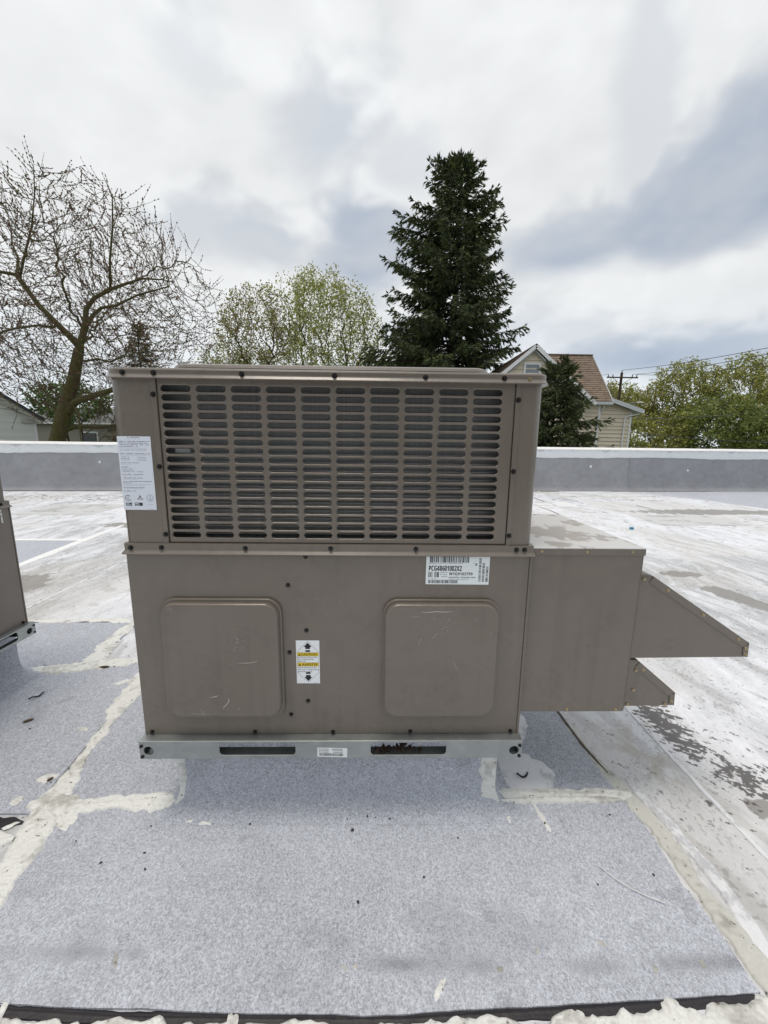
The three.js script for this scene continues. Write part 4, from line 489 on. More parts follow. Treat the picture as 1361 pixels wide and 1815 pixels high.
// ---------------------------------------------------------------- litter lying on the roof
{
  const dark = std([0.02, 0.02, 0.02], 0.7), Y = SH + 0.006;
  const curl = (x, z, r, a0, a1, ry, label) => { const p = []; for (let k = 0; k <= 10; k++) { const a = lerp(a0, a1, k / 10); p.push([Math.cos(a) * r, 0.0035 + 0.003 * Math.sin(k), Math.sin(a) * r * 0.75]); } const m = one('rubber_strip', tube(p, 0.0035, 6, 30), dark, label, 'strip'); m.position.set(x, Y - 0.001, z); m.rotation.y = ry; };
  curl(0.745, -0.155, 0.021, 0.2, 3.6, 0.3, 'black curled rubber strip on the white spill beside the curb'); curl(-1.64, -0.66, 0.045, 0.2, 1.9, 0.6, 'bent black rubber strip on the grey sheet by the neighbouring unit');
  const wire = one('wire_end', tube([[0.86, Y, 0.195], [0.9, Y + 0.002, 0.245], [0.955, Y, 0.28], [1.0, Y, 0.3]], 0.0016, 5, 24), std([0.75, 0.75, 0.74], 0.5), 'thin white wire end on the grey sheet', 'wire');
  const cap = one('bottle_cap', (() => { const g = new THREE.CylinderGeometry(0.03, 0.033, 0.028, 20); g.translate(4.28, 0.018, -4.89); return g; })(), std([0.02, 0.22, 0.42], 0.4), 'small blue plastic cap on the far white coating', 'cap');
  const R = rng(17), spots = [[0.07, 0.07], [-0.29, 0.045], [0.31, 0.015], [0.25, -0.01], [0.30, 0.22], [0.1, 0.285], [0.83, 0.245], [0.75, 0.05], [1.0, 0.02], [-0.72, 0.17], [-0.6, 0.14], [-0.57, 0.19], [-0.05, -0.01], [0.12, 0.02], [0.15, 0.025], [0.2, 0.03], [0.05, 0.03], [-0.85, 0.1], [-0.63, 0.05], [1.02, 0.22], [-1.45, -0.42], [-1.6, -0.75], [-1.12, -0.13], [-1.4, -0.93], [0.43, 0.1], [0.02, -0.02]];
  spots.forEach(([x, z], k) => { const s = 0.0018 + R() * 0.0022 * (k % 4 === 0 ? 1.9 : 1), g = new THREE.IcosahedronGeometry(s, 1), p = g.attributes.position; for (let i = 0; i < p.count; i++) { const f = 0.7 + 0.6 * hash(Math.round(p.getX(i) * 9e4), Math.round(p.getY(i) * 9e4) + Math.round(p.getZ(i) * 7e4), k); p.setXYZ(i, p.getX(i) * f * 1.3, p.getY(i) * f * 0.6, p.getZ(i) * f); } g.computeVertexNormals(); g.rotateY(R() * 6); g.translate(x, SH + s * 0.5, z); one('tar_crumb', g, dark, 'tiny black crumb lying on the grey granulated sheets', 'crumb', 'crumbs on the grey sheets'); });
  const stick = (x, z, l, a, where) => { const m = one('dead_leaf', (() => { const g = new THREE.SphereGeometry(1, 8, 6); g.scale(l, 0.004, l * 0.35); return g; })(), std([0.09, 0.055, 0.03], 0.9), 'small dry brown leaf scrap ' + where, 'leaf', 'dry leaf scraps'); m.position.set(x, SH + 0.006, z); m.rotation.y = a; };
  stick(-1.5, -0.47, 0.022, 0.6, 'below the bent black rubber strip'); stick(-1.45, -0.92, 0.028, 0.1, 'on the cream seam where two seams meet'); stick(-1.13, -0.14, 0.012, 1, 'on the mastic dab beside the long left seam');
}
// ---------------------------------------------------------------- trees
// Branches grow towards scattered points of the crown; thickness follows what each limb carries.
function grow(seeds, attract, step, reach, kill, maxNodes, R, up = 0.0) {
  const N = []; // {p, parent, kids}
  const addN = (p, parent, floor = 0) => { N.push({ p, parent, kids: 0, floor }); if (parent >= 0) N[parent].kids++; return N.length - 1; };
  for (const s of seeds) { // polyline, joined to the nearest node there is
    let last = -1; if (N.length) { let bd = 1e9; N.forEach((n, i) => { const d = n.p.distanceToSquared(s[0]); if (d < bd) { bd = d; last = i; } }); }
    for (let k = 0; k < s.length; k++) {
      if (k === 0 && last >= 0) continue; const a = k ? s[k - 1] : s[k], b = s[k], n = k ? Math.max(1, Math.round(a.distanceTo(b) / step)) : 1;
      for (let i = 1; i <= n; i++) last = addN(a.clone().lerp(b, i / n), last, s.r ? lerp(s.r[0], s.r[1], (k - 1 + i / n) / (s.length - 1)) : 0);
    }
  }
  let A = attract.map((p) => ({ p, n: -1, d: 1e9 })), from = 0;
  for (let it = 0; it < 160 && A.length && N.length < maxNodes; it++) {
    for (const a of A) for (let i = from; i < N.length; i++) { const q = N[i].p, dx = q.x - a.p.x, dy = q.y - a.p.y, dz = q.z - a.p.z, d = dx * dx + dy * dy + dz * dz; if (d < a.d) { a.d = d; a.n = i; } }
    from = N.length; A = A.filter((a) => a.d > kill * kill);
    const pull = new Map(); for (const a of A) if (a.d < reach * reach) { const v = pull.get(a.n) || V3(0, 0, 0); v.add(a.p.clone().sub(N[a.n].p).normalize()); pull.set(a.n, v); }
    if (!pull.size) { reach *= 1.5; continue; }
    for (const [i, v] of pull) { if (N[i].kids > 3) continue; const d = v.normalize().add(V3((R() - 0.5) * 0.28, (R() - 0.5) * 0.28 + up, (R() - 0.5) * 0.28)).normalize().multiplyScalar(step); addN(N[i].p.clone().add(d), i); }
  }
  const main = N.map(() => -1), fresh = N.map((n) => !n.floor); N.forEach((n, i) => { if (n.parent >= 0) main[n.parent] = i; });
  for (let it = 0; it < 3; it++) { const q = N.map((n, i) => (n.parent >= 0 && main[i] >= 0 && fresh[i] ? n.p.clone().multiplyScalar(0.4).addScaledVector(N[n.parent].p, 0.3).addScaledVector(N[main[i]].p, 0.3) : n.p)); N.forEach((n, i) => { n.p = q[i]; }); }
  return N;
}
function thicken(N, tip, pw = 2.3, most = 9) { const r = N.map(() => 0); for (let i = N.length - 1; i >= 0; i--) { r[i] = Math.min(most, Math.max(tip, N[i].floor, Math.pow(r[i], 1 / pw))); const p = N[i].parent; if (p >= 0) r[p] += Math.pow(r[i], pw); } return r; }
function limbs(N, r, out, uvs = 1) { // sweeps tubes along chains of nodes
  const best = N.map(() => -1); N.forEach((n, i) => { const p = n.parent; if (p >= 0 && (best[p] < 0 || r[i] > r[best[p]])) best[p] = i; });
  N.forEach((n, i) => {
    if (n.parent >= 0 && best[n.parent] === i) return; // the middle of a chain
    const ch = []; if (n.parent >= 0) ch.push([N[n.parent].p, r[i] * 1.02]); for (let k = i; k >= 0; k = best[k]) ch.push([N[k].p, r[k]]); if (ch.length < 2) return;
    sweep(ch, out, ch[0][1] > 0.06 ? 9 : ch[0][1] > 0.02 ? 5 : 3, uvs);
  });
}
function sweep(ch, out, S, uvs = 1) {
  const base = out.pos.length / 3; let nx = V3(1, 0, 0); let L = 0;
  ch.forEach(([p, rr], k) => {
    const t = (ch[k + 1] || ch[k])[0].clone().sub((ch[k - 1] || ch[k])[0]); if (t.lengthSq() < 1e-9) t.set(0, 1, 0); t.normalize(); nx.addScaledVector(t, -nx.dot(t)); if (nx.lengthSq() < 1e-4) nx.set(t.z, t.x, -t.y).addScaledVector(t, -nx.dot(t)); nx.normalize(); const bx = t.clone().cross(nx); if (k) L += p.distanceTo(ch[k - 1][0]);
    for (let s = 0; s <= S; s++) { const a = s / S * Math.PI * 2, c = Math.cos(a) * rr, d = Math.sin(a) * rr; out.pos.push(p.x + nx.x * c + bx.x * d, p.y + nx.y * c + bx.y * d, p.z + nx.z * c + bx.z * d); out.uv.push(s / S * uvs, L * 0.5); }
    if (k) for (let s = 0; s < S; s++) { const o = base + (k - 1) * (S + 1) + s; out.idx.push(o, o + 1, o + S + 1, o + 1, o + S + 2, o + S + 1); }
  });
}
const newOut = () => ({ pos: [], idx: [], uv: [] }), outGeo = (o) => geoFrom(o.pos, o.idx, o.uv);
// loose leaves: small folded blades, tinted leaf by leaf
function leafCloud() { return { pos: [], col: [] }; }
function leaf(o, p, l, w, R, tint, dir) {
  const d = dir ? dir.clone().add(V3(R() - 0.5, R() - 0.5, R() - 0.5).multiplyScalar(0.7)).normalize() : V3(R() - 0.5, R() - 0.5, R() - 0.5).normalize(), s = d.clone().cross(V3(R() - 0.5, R() - 0.5, R() - 0.5)).normalize().multiplyScalar(w / 2), e = d.multiplyScalar(l);
  const m = [p.x + e.x * 0.45, p.y + e.y * 0.45, p.z + e.z * 0.45];
  o.pos.push(p.x, p.y, p.z, m[0] + s.x, m[1] + s.y, m[2] + s.z, p.x + e.x, p.y + e.y, p.z + e.z, p.x, p.y, p.z, p.x + e.x, p.y + e.y, p.z + e.z, m[0] - s.x, m[1] - s.y, m[2] - s.z); for (let k = 0; k < 6; k++) o.col.push(...tint);
}
const leafGeo = (o) => geoFrom(o.pos, null, null, o.col);
const barkTex = texture(256, 512, (i, j) => { const x = i / 256, y = j / 512, a = tileNoise(x, y, 24, 501), b = tileNoise(x, y, 7, 502), c = tileNoise(x, y, 60, 503), v = 0.55 + 0.5 * a * 0.6 + 0.3 * c; const moss = sst(0.4, 0.7, b); return [v * lerp(0.9, 0.75, moss), v * lerp(0.8, 0.78, moss), v * lerp(0.68, 0.4, moss)]; });
const bark = (c, o = {}) => std(c, 0.95, { map: barkTex, bumpMap: barkTex, bumpScale: 0.02, ...o });
const leafMat = (tr = 0.35) => new THREE.MeshPhysicalMaterial({ color: 0xffffff, vertexColors: true, roughness: 0.9, transmission: tr, thickness: 0, side: THREE.DoubleSide });
const inEll = (R, c, rx, ry, rz, shell = 0.5) => { for (;;) { const x = R() * 2 - 1, y = R() * 2 - 1, z = R() * 2 - 1, d = x * x + y * y + z * z; if (d > 1 || R() > shell + (1 - shell) * d) continue; return V3(c[0] + x * rx, c[1] + y * ry, c[2] + z * rz); } };

// bare spring tree left of the unit
{
  const R = rng(101), Z = -13.5, B = [-11.9, -4.2, Z], t = thing('bare_tree', 'mossy leaning bare tree with reddish buds behind the parapet', 'tree', B);
  const J = (pts, z1 = 0, z0 = 0) => pts.map(([x, y], i) => V3(x - B[0], y - B[1], lerp(z0, z1, i / (pts.length - 1))));
  const seeds = [
    [V3(0.02, 0, 0), ...J([[-11.9, -2], [-11.72, 0.9], [-11.3, 2.0], [-10.98, 2.8], [-10.72, 3.4], [-10.51, 4.1], [-10.36, 4.55]])],
    J([[-10.36, 4.55], [-10.58, 4.85], [-10.85, 5.18], [-11.35, 5.78], [-11.6, 6.26], [-11.8, 6.65], [-12.21, 6.69], [-12.75, 6.86], [-13.6, 7.15]], 0.8),
    J([[-11.8, 6.65], [-11.93, 7.28], [-12.3, 7.82], [-12.53, 8.25], [-12.78, 9.0]], -0.7, 0.45), J([[-11.69, 6.55], [-11.3, 7.06], [-10.75, 7.94], [-10.39, 8.71], [-10.15, 9.39]], 1.3, 0.5),
    J([[-10.36, 4.55], [-10.16, 5.25], [-10.12, 5.85], [-9.88, 6.23], [-9.33, 6.58], [-8.25, 6.98], [-7.55, 6.99]], -0.6), J([[-9.33, 6.58], [-9.12, 7.44], [-8.79, 8.39], [-8.59, 9.15], [-8.64, 9.5]], 0.4, -0.4),
    J([[-10.14, 5.25], [-9.68, 5.53], [-9.19, 5.7], [-8.5, 5.71], [-7.64, 5.95], [-6.5, 6.13]], 1.2, -0.1), J([[-10.32, 4.04], [-9.61, 4.09], [-9.03, 3.95], [-8.26, 4.1]], 0.8),
    J([[-11.11, 2.21], [-10.8, 2.5], [-10.52, 2.66], [-9.93, 2.81], [-9.27, 2.98], [-8.4, 3.2]], 0.6), J([[-11.31, 1.6], [-11.0, 1.76], [-10.62, 1.8], [-10.11, 1.78], [-9.39, 1.89], [-8.6, 1.75]], -0.4), J([[-10.7, 2.55], [-10.35, 2.2], [-10.2, 1.75], [-10.05, 1.2]], 0.9, 0.2),
    J([[-10.91, 5.1], [-11.38, 5.12], [-11.88, 4.98], [-12.2, 4.82], [-12.65, 4.41]], 1.0, 0.2), J([[-8.25, 6.98], [-7.71, 7.48], [-7.15, 7.75], [-6.75, 8.02]], -1.3, -0.5), [V3(1.5, 8.8, 0), V3(1.3, 9.6, -1.2), V3(1.0, 10.6, -2.3), V3(0.95, 11.0, -2.7)], [V3(1.6, 9.4, 0), V3(2.2, 10.2, 1.2), V3(2.6, 11.3, 2.2)]];
  [[0.30, 0.15], [0.12, 0.022], [0.05, 0.008], [0.045, 0.008], [0.11, 0.022], [0.05, 0.008], [0.075, 0.012], [0.045, 0.012], [0.14, 0.075], [0.085, 0.04], [0.05, 0.02], [0.05, 0.012]].forEach((q, k) => { seeds[k].r = q; });
  const A = []; while (A.length < 4400) { const p = inEll(R, [1.9, 9.9, 0], 4.9, 3.7, 3.6, 0.5), ang = Math.atan2(p.y - 9, p.x - 1.5); const k = fbm(ang * 2.2 + 4, p.z * 0.5, 3, 5); if (Math.hypot(p.x - 1.9, (p.y - 9.9) * 1.15) < 3.0 + 2.5 * k) A.push(p); }
  for (let k = 0; k < 300; k++) A.push(V3(2.0 + R() * 3.2, 5.2 + R() * 2.6, (R() - 0.5) * 2.4)); for (let k = 0; k < 260; k++) A.push(V3(-1.9 + R() * 1.6, 6.2 + R() * 3.5, (R() - 0.5) * 2.4));
  const N = grow(seeds, A, 0.16, 1.5, 0.235, 22000, R, 0.14), tr = newOut(), r = thicken(N, 0.0058, 2.65, 0.27);
  const lc = leafCloud(), tw = newOut();
  limbs(N, r, tr, 2);
  N.forEach((n, i) => {
    if (r[i] > 0.018 || n.p.y < 4.9) return; const par = n.parent >= 0 ? N[n.parent].p : n.p, dir = n.p.clone().sub(par).normalize();
    if (n.kids === 0 || R() < 0.4) { const d = dir.clone().add(V3(R() - 0.5, 0.2 + R() * 1.1, R() - 0.5).multiplyScalar(0.9)).normalize(), l = 0.22 + R() * 0.55; const e = n.p.clone().addScaledVector(d, l), m = n.p.clone().addScaledVector(d, l * 0.5).add(V3(0, -0.015, 0)); sweep([[n.p, 0.0055], [m, 0.0045], [e, 0.003]], tw, 3); for (let k = 0; k < 7; k++) leaf(lc, n.p.clone().addScaledVector(d, l * (0.1 + 0.145 * k)), 0.05 + R() * 0.045, 0.035 + R() * 0.02, R, R() < 0.72 ? [0.11 + R() * 0.05, 0.058 + R() * 0.025, 0.04] : [0.13, 0.125, 0.035], d); }
    if (R() < 0.85) leaf(lc, n.p, 0.045 + R() * 0.04, 0.03, R, R() < 0.6 ? [0.10, 0.055, 0.04] : [0.13, 0.12, 0.04]);
  });
  const tk = mesh('trunk', outGeo(tr), bark([0.12, 0.112, 0.055]), t); mesh('twigs', outGeo(tw), std([0.065, 0.05, 0.044], 0.9), t).userData.kind = 'stuff'; mesh('crown', leafGeo(lc), leafMat(0.15), t).userData.kind = 'stuff';
}
// leafy spring trees
function leafyTree(o) {
  const R = rng(o.seed), t = thing(o.name, o.label, 'tree', [o.x, -4.2, o.z], 0, o.group), H = o.h + 4.2, cy = o.cy + 4.2;
  const seeds = o.stems.map((s) => [V3(s[0], 0, s[1]), V3(s[0] * 1.15 + (R() - 0.5) * 0.3, cy * 0.35, s[1]), V3(s[2] * 0.6 + s[0] * 0.5, cy * 0.62, s[3] * 0.6), V3(s[2], cy * 0.9, s[3])]);
  const A = []; let guard = 0; while (A.length < o.n && guard++ < 60000) { const p = inEll(R, [o.cx || 0, cy, 0], o.rx, H - cy, o.rz || o.rx, 0.45); if (p.y < cy) p.y = cy - (cy - p.y) * (o.low || 1); if (fbm(p.x * 0.42 / o.sc + o.seed, p.y * 0.42 / o.sc + p.z * 0.3, 3, o.seed) > (o.gap ?? 0.42)) A.push(p); }
  const N = grow(seeds, A, o.step, o.step * 9, o.step * 1.6, 9000, R, o.up ?? 0.22), r = thicken(N, o.tip || 0.012, 2.4, o.trunk || 0.3), tr = newOut(); limbs(N, r, tr, 2);
  const lc = leafCloud(); N.forEach((n, i) => { if (r[i] > (o.tip || 0.012) * 2.2 || n.p.y < cy * 0.3) return; if (R() < 0.42) return; for (let k = 0; k < o.per * 1.7; k++) { const p = n.p.clone().add(V3(R() - 0.5, R() - 0.35, R() - 0.5).multiplyScalar(o.spread * 0.8)); const c = o.tints[Math.floor(R() * o.tints.length)], f = 0.75 + R() * 0.5; leaf(lc, p, o.leaf * (0.6 + R() * 0.8), o.leaf * (0.35 + R() * 0.4), R, [c[0] * f, c[1] * f, c[2] * f]); } });
  mesh('trunk', outGeo(tr), bark(o.bark || [0.075, 0.06, 0.05]), t); mesh('crown', leafGeo(lc), leafMat(0.4), t).userData.kind = 'stuff'; return t;
}
const LIME = [[0.38, 0.40, 0.10], [0.31, 0.35, 0.075], [0.43, 0.43, 0.15], [0.26, 0.29, 0.06]], OLIVE = [[0.35, 0.335, 0.07], [0.28, 0.285, 0.055], [0.40, 0.37, 0.10], [0.20, 0.225, 0.045], [0.27, 0.31, 0.06]], RUST = [[0.27, 0.21, 0.11], [0.25, 0.25, 0.08], [0.30, 0.22, 0.12]];
leafyTree({ name: 'leafy_tree', label: 'pale green slender many-stemmed tree left of the big spruce', seed: 11, x: -4.2, z: -27, h: 12.6, cy: 7.2, cx: 0.4, rx: 4.6, rz: 3.5, n: 2900, step: 0.26, stems: [[-0.9, 0, -2.6, 0.5], [-0.3, 0.3, -0.8, 0.4], [0.2, 0, 0.8, -0.5], [0.8, 0.2, 2.6, 0.3], [0.5, -0.4, 1.8, -1]], sc: 1.2, gap: 0.36, per: 12, spread: 0.9, leaf: 0.16, tints: LIME, trunk: 0.13 });
leafyTree({ name: 'leafy_tree', label: 'thin tree with rusty young leaves between the bare tree and pale green tree', seed: 12, x: -7.6, z: -26, h: 11.2, cy: 7.6, cx: -0.2, rx: 2.7, rz: 2.5, n: 1500, step: 0.26, stems: [[-0.2, 0, -0.8, 0.3], [0.3, 0, 0.7, 0.3]], sc: 1, gap: 0.34, per: 11, spread: 0.8, leaf: 0.155, tints: [...RUST, LIME[0], LIME[3]], trunk: 0.12 });
leafyTree({ name: 'leafy_tree', label: 'low pale green bushy tree under the rusty-leaved tree', seed: 13, x: -10.6, z: -28, h: 8.6, cy: 5.6, rx: 2.4, n: 700, step: 0.26, stems: [[-0.3, 0, -1, 0], [0.3, 0, 1, 0.4]], sc: 1, gap: 0.34, per: 11, spread: 0.7, leaf: 0.15, tints: LIME, trunk: 0.1 });
leafyTree({ name: 'leafy_tree', label: 'dark glossy green tree behind the mossy bare trunk', seed: 14, x: -18.8, z: -24, h: 5.0, cy: 3.6, rx: 2.3, n: 800, step: 0.26, stems: [[0, 0, -0.6, 0], [0.3, 0, 0.8, 0.4]], sc: 0.9, gap: 0.3, per: 14, spread: 0.7, leaf: 0.2, tints: [[0.10, 0.17, 0.04], [0.075, 0.14, 0.035], [0.14, 0.21, 0.05]], trunk: 0.14 });
const MOSS = [[0.22, 0.27, 0.05], [0.17, 0.22, 0.04], [0.27, 0.29, 0.06], [0.13, 0.175, 0.035]];
// wood beyond the street on the right
[[47.5, -48, 13.0, 7.2, 6.4, OLIVE, 'tall olive green tree with the highest crown beyond the wires'], [41.2, -52, 12.6, 7.6, 4.8, OLIVE, 'open crowned yellow-green tree left of the tallest olive tree'], [36.5, -56, 9.2, 6.4, 3.6, RUST, 'sparse brownish tree standing behind the street lamp'], [32.3, -54, 9.6, 6.2, 4.8, OLIVE, 'round olive tree right of the utility pole'], [28.5, -52, 9.8, 6.5, 3.2, RUST, 'nearly bare tree behind the utility pole'], [39.5, -44, 7.2, 3.6, 4.6, MOSS, 'low bright green tree in front of the open crowned tree'], [48.5, -43, 6.9, 3.0, 6.2, MOSS, 'wide low green tree under the tallest olive tree'], [33.8, -46, 5.6, 2.6, 3.8, OLIVE, 'low olive thicket tree behind the street lamps'], [57, -50, 12.8, 7.4, 6.5, OLIVE, 'leafy olive tree where the wires leave the view']]
  .forEach(([x, z, h, cy, rx, tints, label], k) => leafyTree({ name: 'leafy_tree', label, seed: 30 + k, x, z, h, cy, rx, n: k === 2 || k === 4 ? 520 : 1150, step: 0.42, stems: [[-0.3, 0, -rx * 0.3, 0.4], [0.4, 0.2, rx * 0.3, -0.4]], sc: 1.7, gap: k === 0 || k === 1 ? 0.37 : k > 4 && k < 8 ? 0.40 : 0.30, per: k === 2 || k === 4 ? 8 : k > 4 && k < 8 ? 14 : 17, spread: 1.25, leaf: k > 4 && k < 8 ? 0.36 : 0.30, tints, trunk: 0.24, tip: 0.018, low: k > 4 && k < 8 ? 1.6 : 1.25, bark: [0.05, 0.042, 0.036] }));

// trees behind the viewer, mirrored in the glossy paint
[[-9, 17], [-3.5, 19], [2.5, 18], [8, 17.5], [13.5, 19]].forEach(([x, z], k) => leafyTree({ name: 'leafy_tree', label: ['first', 'second', 'third', 'fourth', 'fifth'][k] + ' dense green tree along the near side of the building', seed: 90 + k, x, z, h: 9.5 + (k % 2) * 1.5, cy: 4.5, rx: 3.6, n: 380, step: 0.5, stems: [[-0.3, 0, -1, 0.4], [0.4, 0.2, 1, -0.4]], sc: 1.7, gap: 0.25, per: 16, spread: 1.3, leaf: 0.5, tints: [[0.07, 0.10, 0.03], [0.05, 0.075, 0.025]], trunk: 0.24, tip: 0.02, low: 1.4, group: 'trees along the near side' }));
// spruces: whorls of drooping boughs with hanging twigs and needle sprays
function spruce(o) {
  const R = rng(o.seed), t = thing(o.name || 'spruce_tree', o.label, 'tree', [o.x, -4.2, o.z]), H = o.h + 4.2, wood = newOut(), lc = leafCloud();
  const spine = []; for (let k = 0; k <= 16; k++) spine.push([V3((fbm(k * 0.3, 1, 2, o.seed) - 0.5) * 0.3, H * k / 16, (fbm(k * 0.3, 5, 2, o.seed) - 0.5) * 0.3), lerp(o.trunk, 0.03, k / 16)]); sweep(spine, wood, 9, 2);
  let y = o.from + 4.2;
  while (y < H - 0.1) {
    const f = (H - y) / (H - o.from - 4.2), nb = f > 0.25 ? 6 : 5; // f: 0 at the top, 1 at the lowest bough
    for (let b = 0; b < nb; b++) {
      const az = (b + R() * 0.8) / nb * Math.PI * 2 + y * 2.1, len = o.width(f, az) * (0.62 + R() * 0.52); if (len < 0.12 || R() < o.skip * sst(0.6, 1, f)) continue;
      const h0 = V3(Math.cos(az), 0, Math.sin(az)), rise = lerp(0.95, -0.12, Math.pow(f, 0.55)) + (R() - 0.5) * 0.25, K = 9, pts = []; let p = V3(0, y + (R() - 0.5) * 0.25, 0), d = h0.clone().add(V3(0, rise, 0)).normalize();
      for (let k = 0; k <= K; k++) { pts.push([p.clone(), lerp(0.018 + len * 0.007, 0.006, k / K)]); const bend = lerp(-0.10, 0.14, k / K) * (f > 0.15 ? 1 : 0.4); d.y += bend; d.normalize(); p = p.addScaledVector(d, len / K); }
      sweep(pts, wood, 4);
      const M = Math.round(5 + len * o.dense);
      for (let m = 0; m < M; m++) {
        const s = 0.16 + 0.84 * Math.pow((m + R()) / M, 0.85), q = Math.min(K - 1, Math.floor(s * K)), a = pts[q][0].clone().lerp(pts[q + 1][0], s * K - q), along = pts[q + 1][0].clone().sub(pts[q][0]).normalize(), side = V3(-h0.z, 0, h0.x).multiplyScalar(R() < 0.5 ? 1 : -1);
        const hang = f > 0.12 ? 0.15 + R() * 0.95 : -0.25 + R() * 0.3, td = along.clone().multiplyScalar(0.75).addScaledVector(side, 0.3 + R() * 0.7).add(V3(0, -hang, 0)).normalize(), tl = (0.16 + 0.30 * len * 0.35 * (1.05 - s * 0.75)) * (0.6 + R() * 0.8);
        const nl = Math.max(4, Math.round(tl / 0.036)); const c0 = o.tints[Math.floor(R() * o.tints.length)], tip = R() < 0.12 ? 1.5 : 1;
        for (let k = 0; k < nl; k++) { const u = k / nl, pp = a.clone().addScaledVector(td, tl * u).add(V3(0, -0.12 * tl * u * u, 0)), ff = (0.7 + R() * 0.6) * tip; leaf(lc, pp, o.blade * (0.7 + R() * 0.6), o.blade * 0.24, R, [c0[0] * ff, c0[1] * ff, c0[2] * ff], td); }
      }
      for (let k = 0; k < 5; k++) leaf(lc, pts[K][0], o.blade * 0.9, o.blade * 0.25, R, o.tints[0], d.clone().add(V3(0, 0.2, 0)));
    }
    y += lerp(0.22, 0.40, f) * o.gap;
  }
  for (let k = 0; k < 60; k++) { const u = R(); leaf(lc, V3((R() - 0.5) * 0.15 * u, H - u * 1.1, (R() - 0.5) * 0.15 * u), o.blade * 1.1, o.blade * 0.35, R, o.tints[1], V3(R() - 0.5, 0.9, R() - 0.5)); }
  mesh('trunk', outGeo(wood), bark([0.05, 0.04, 0.034]), t); mesh('crown', leafGeo(lc), leafMat(0.1), t).userData.kind = 'stuff';
}
const NEEDLE = [[0.046, 0.066, 0.019], [0.062, 0.088, 0.023], [0.035, 0.052, 0.018], [0.085, 0.105, 0.03]];
spruce({ seed: 61, x: 4.6, z: -23, h: 16.7, from: 1.6, trunk: 0.34, gap: 0.72, dense: 11, blade: 0.26, skip: 0.4, tints: NEEDLE, label: 'tall dark green spruce behind the air conditioner', width: (f, az) => { const d = f * 15.1, base = 3.6 * (1 - Math.exp(-d / 3.1)) + 0.08 * d; const lop = (Math.cos(az) > 0 ? 0.82 : 1.08) + 0.08 * Math.sin(az * 2 + f * 9) + (f > 0.62 && Math.cos(az) < -0.2 ? 0.34 : 0); return base * lop * (0.82 + 0.36 * fbm(f * 16, az * 1.2, 2, 3)); } });
spruce({ name: 'spruce_tree', seed: 67, x: 7.2, z: -14.6, h: 4.35, from: -1.0, trunk: 0.14, gap: 0.5, dense: 20, blade: 0.18, skip: 0.05, tints: NEEDLE, label: 'young spruce with upswept boughs in front of the cream house', width: (f, az) => (0.35 + 1.9 * Math.pow(f, 0.75)) * (Math.cos(az) > 0.5 && f > 0.25 ? 1.25 : 0.95) });
spruce({ name: 'spruce_tree', seed: 71, x: 6.35, z: -20.5, h: 4.9, from: 0.0, trunk: 0.14, gap: 0.75, dense: 15, blade: 0.2, skip: 0.05, tints: NEEDLE, label: 'small dense spruce at the left corner of the cream house', width: (f) => 0.3 + 1.3 * Math.pow(f, 0.7) });
spruce({ name: 'cedar_tree', seed: 73, x: -15.4, z: -26, h: 8.6, from: 2.0, trunk: 0.16, gap: 0.8, dense: 8, blade: 0.17, skip: 0.15, tints: [[0.09, 0.085, 0.03], [0.075, 0.08, 0.03], [0.11, 0.085, 0.04]], label: 'brownish olive conifer behind the crown of the bare tree', width: (f) => 0.25 + 2.0 * Math.pow(f, 0.8) });
// ---------------------------------------------------------------- houses
const cream = [std([0.66, 0.59, 0.465], 0.65), std([0.64, 0.57, 0.45], 0.65), std([0.68, 0.61, 0.485], 0.65)], trimW = std([0.74, 0.75, 0.76], 0.5), fascia = std([0.52, 0.55, 0.57], 0.5);
const boardGeo = new Map();
function siding(parent, x0, x1, y0, y1, z, pitch, mats, clip) { // boards one by one, foot of each tilted out
  let k = 0; for (let y = y0; y < y1 - 0.01; y += pitch, k++) {
    const h = Math.min(pitch + 0.012, y1 - y); let a = x0, b = x1, a2 = x0, b2 = x1; if (clip) { [a, b] = clip(y); [a2, b2] = clip(y + h); if (b - a < 0.05) break; if (b2 < a2) a2 = b2 = (a2 + b2) / 2; }
    const t = pitch * 0.26, g = geoFrom([a, y, z + t, b, y, z + t, b2, y + h, z + 0.006, a2, y + h, z + 0.006, a, y, z, b, y, z, b2, y + h, z, a2, y + h, z], [0, 1, 2, 0, 2, 3, 4, 1, 0, 4, 5, 1, 1, 5, 2, 5, 6, 2, 4, 0, 3, 4, 3, 7]);
    const q = g.toNonIndexed(); q.computeVertexNormals(); mesh('siding_board', q, mats[(k * 7 + Math.floor(x0 * 3) + 60) % mats.length], parent);
  }
}
const shTex = (c, seed) => texture(512, 512, (i, j) => { const row = Math.floor(j / 16), off = hash(row, 3, seed) * 40, col = Math.floor((i + off) / 22), v = 0.8 + 0.4 * hash(col, row, seed) + 0.15 * (hash(i, j, seed + 1) - 0.5), e = (j % 16) < 2 ? 0.72 : 1; return [c[0] * v * e, c[1] * v * e, c[2] * v * e]; });
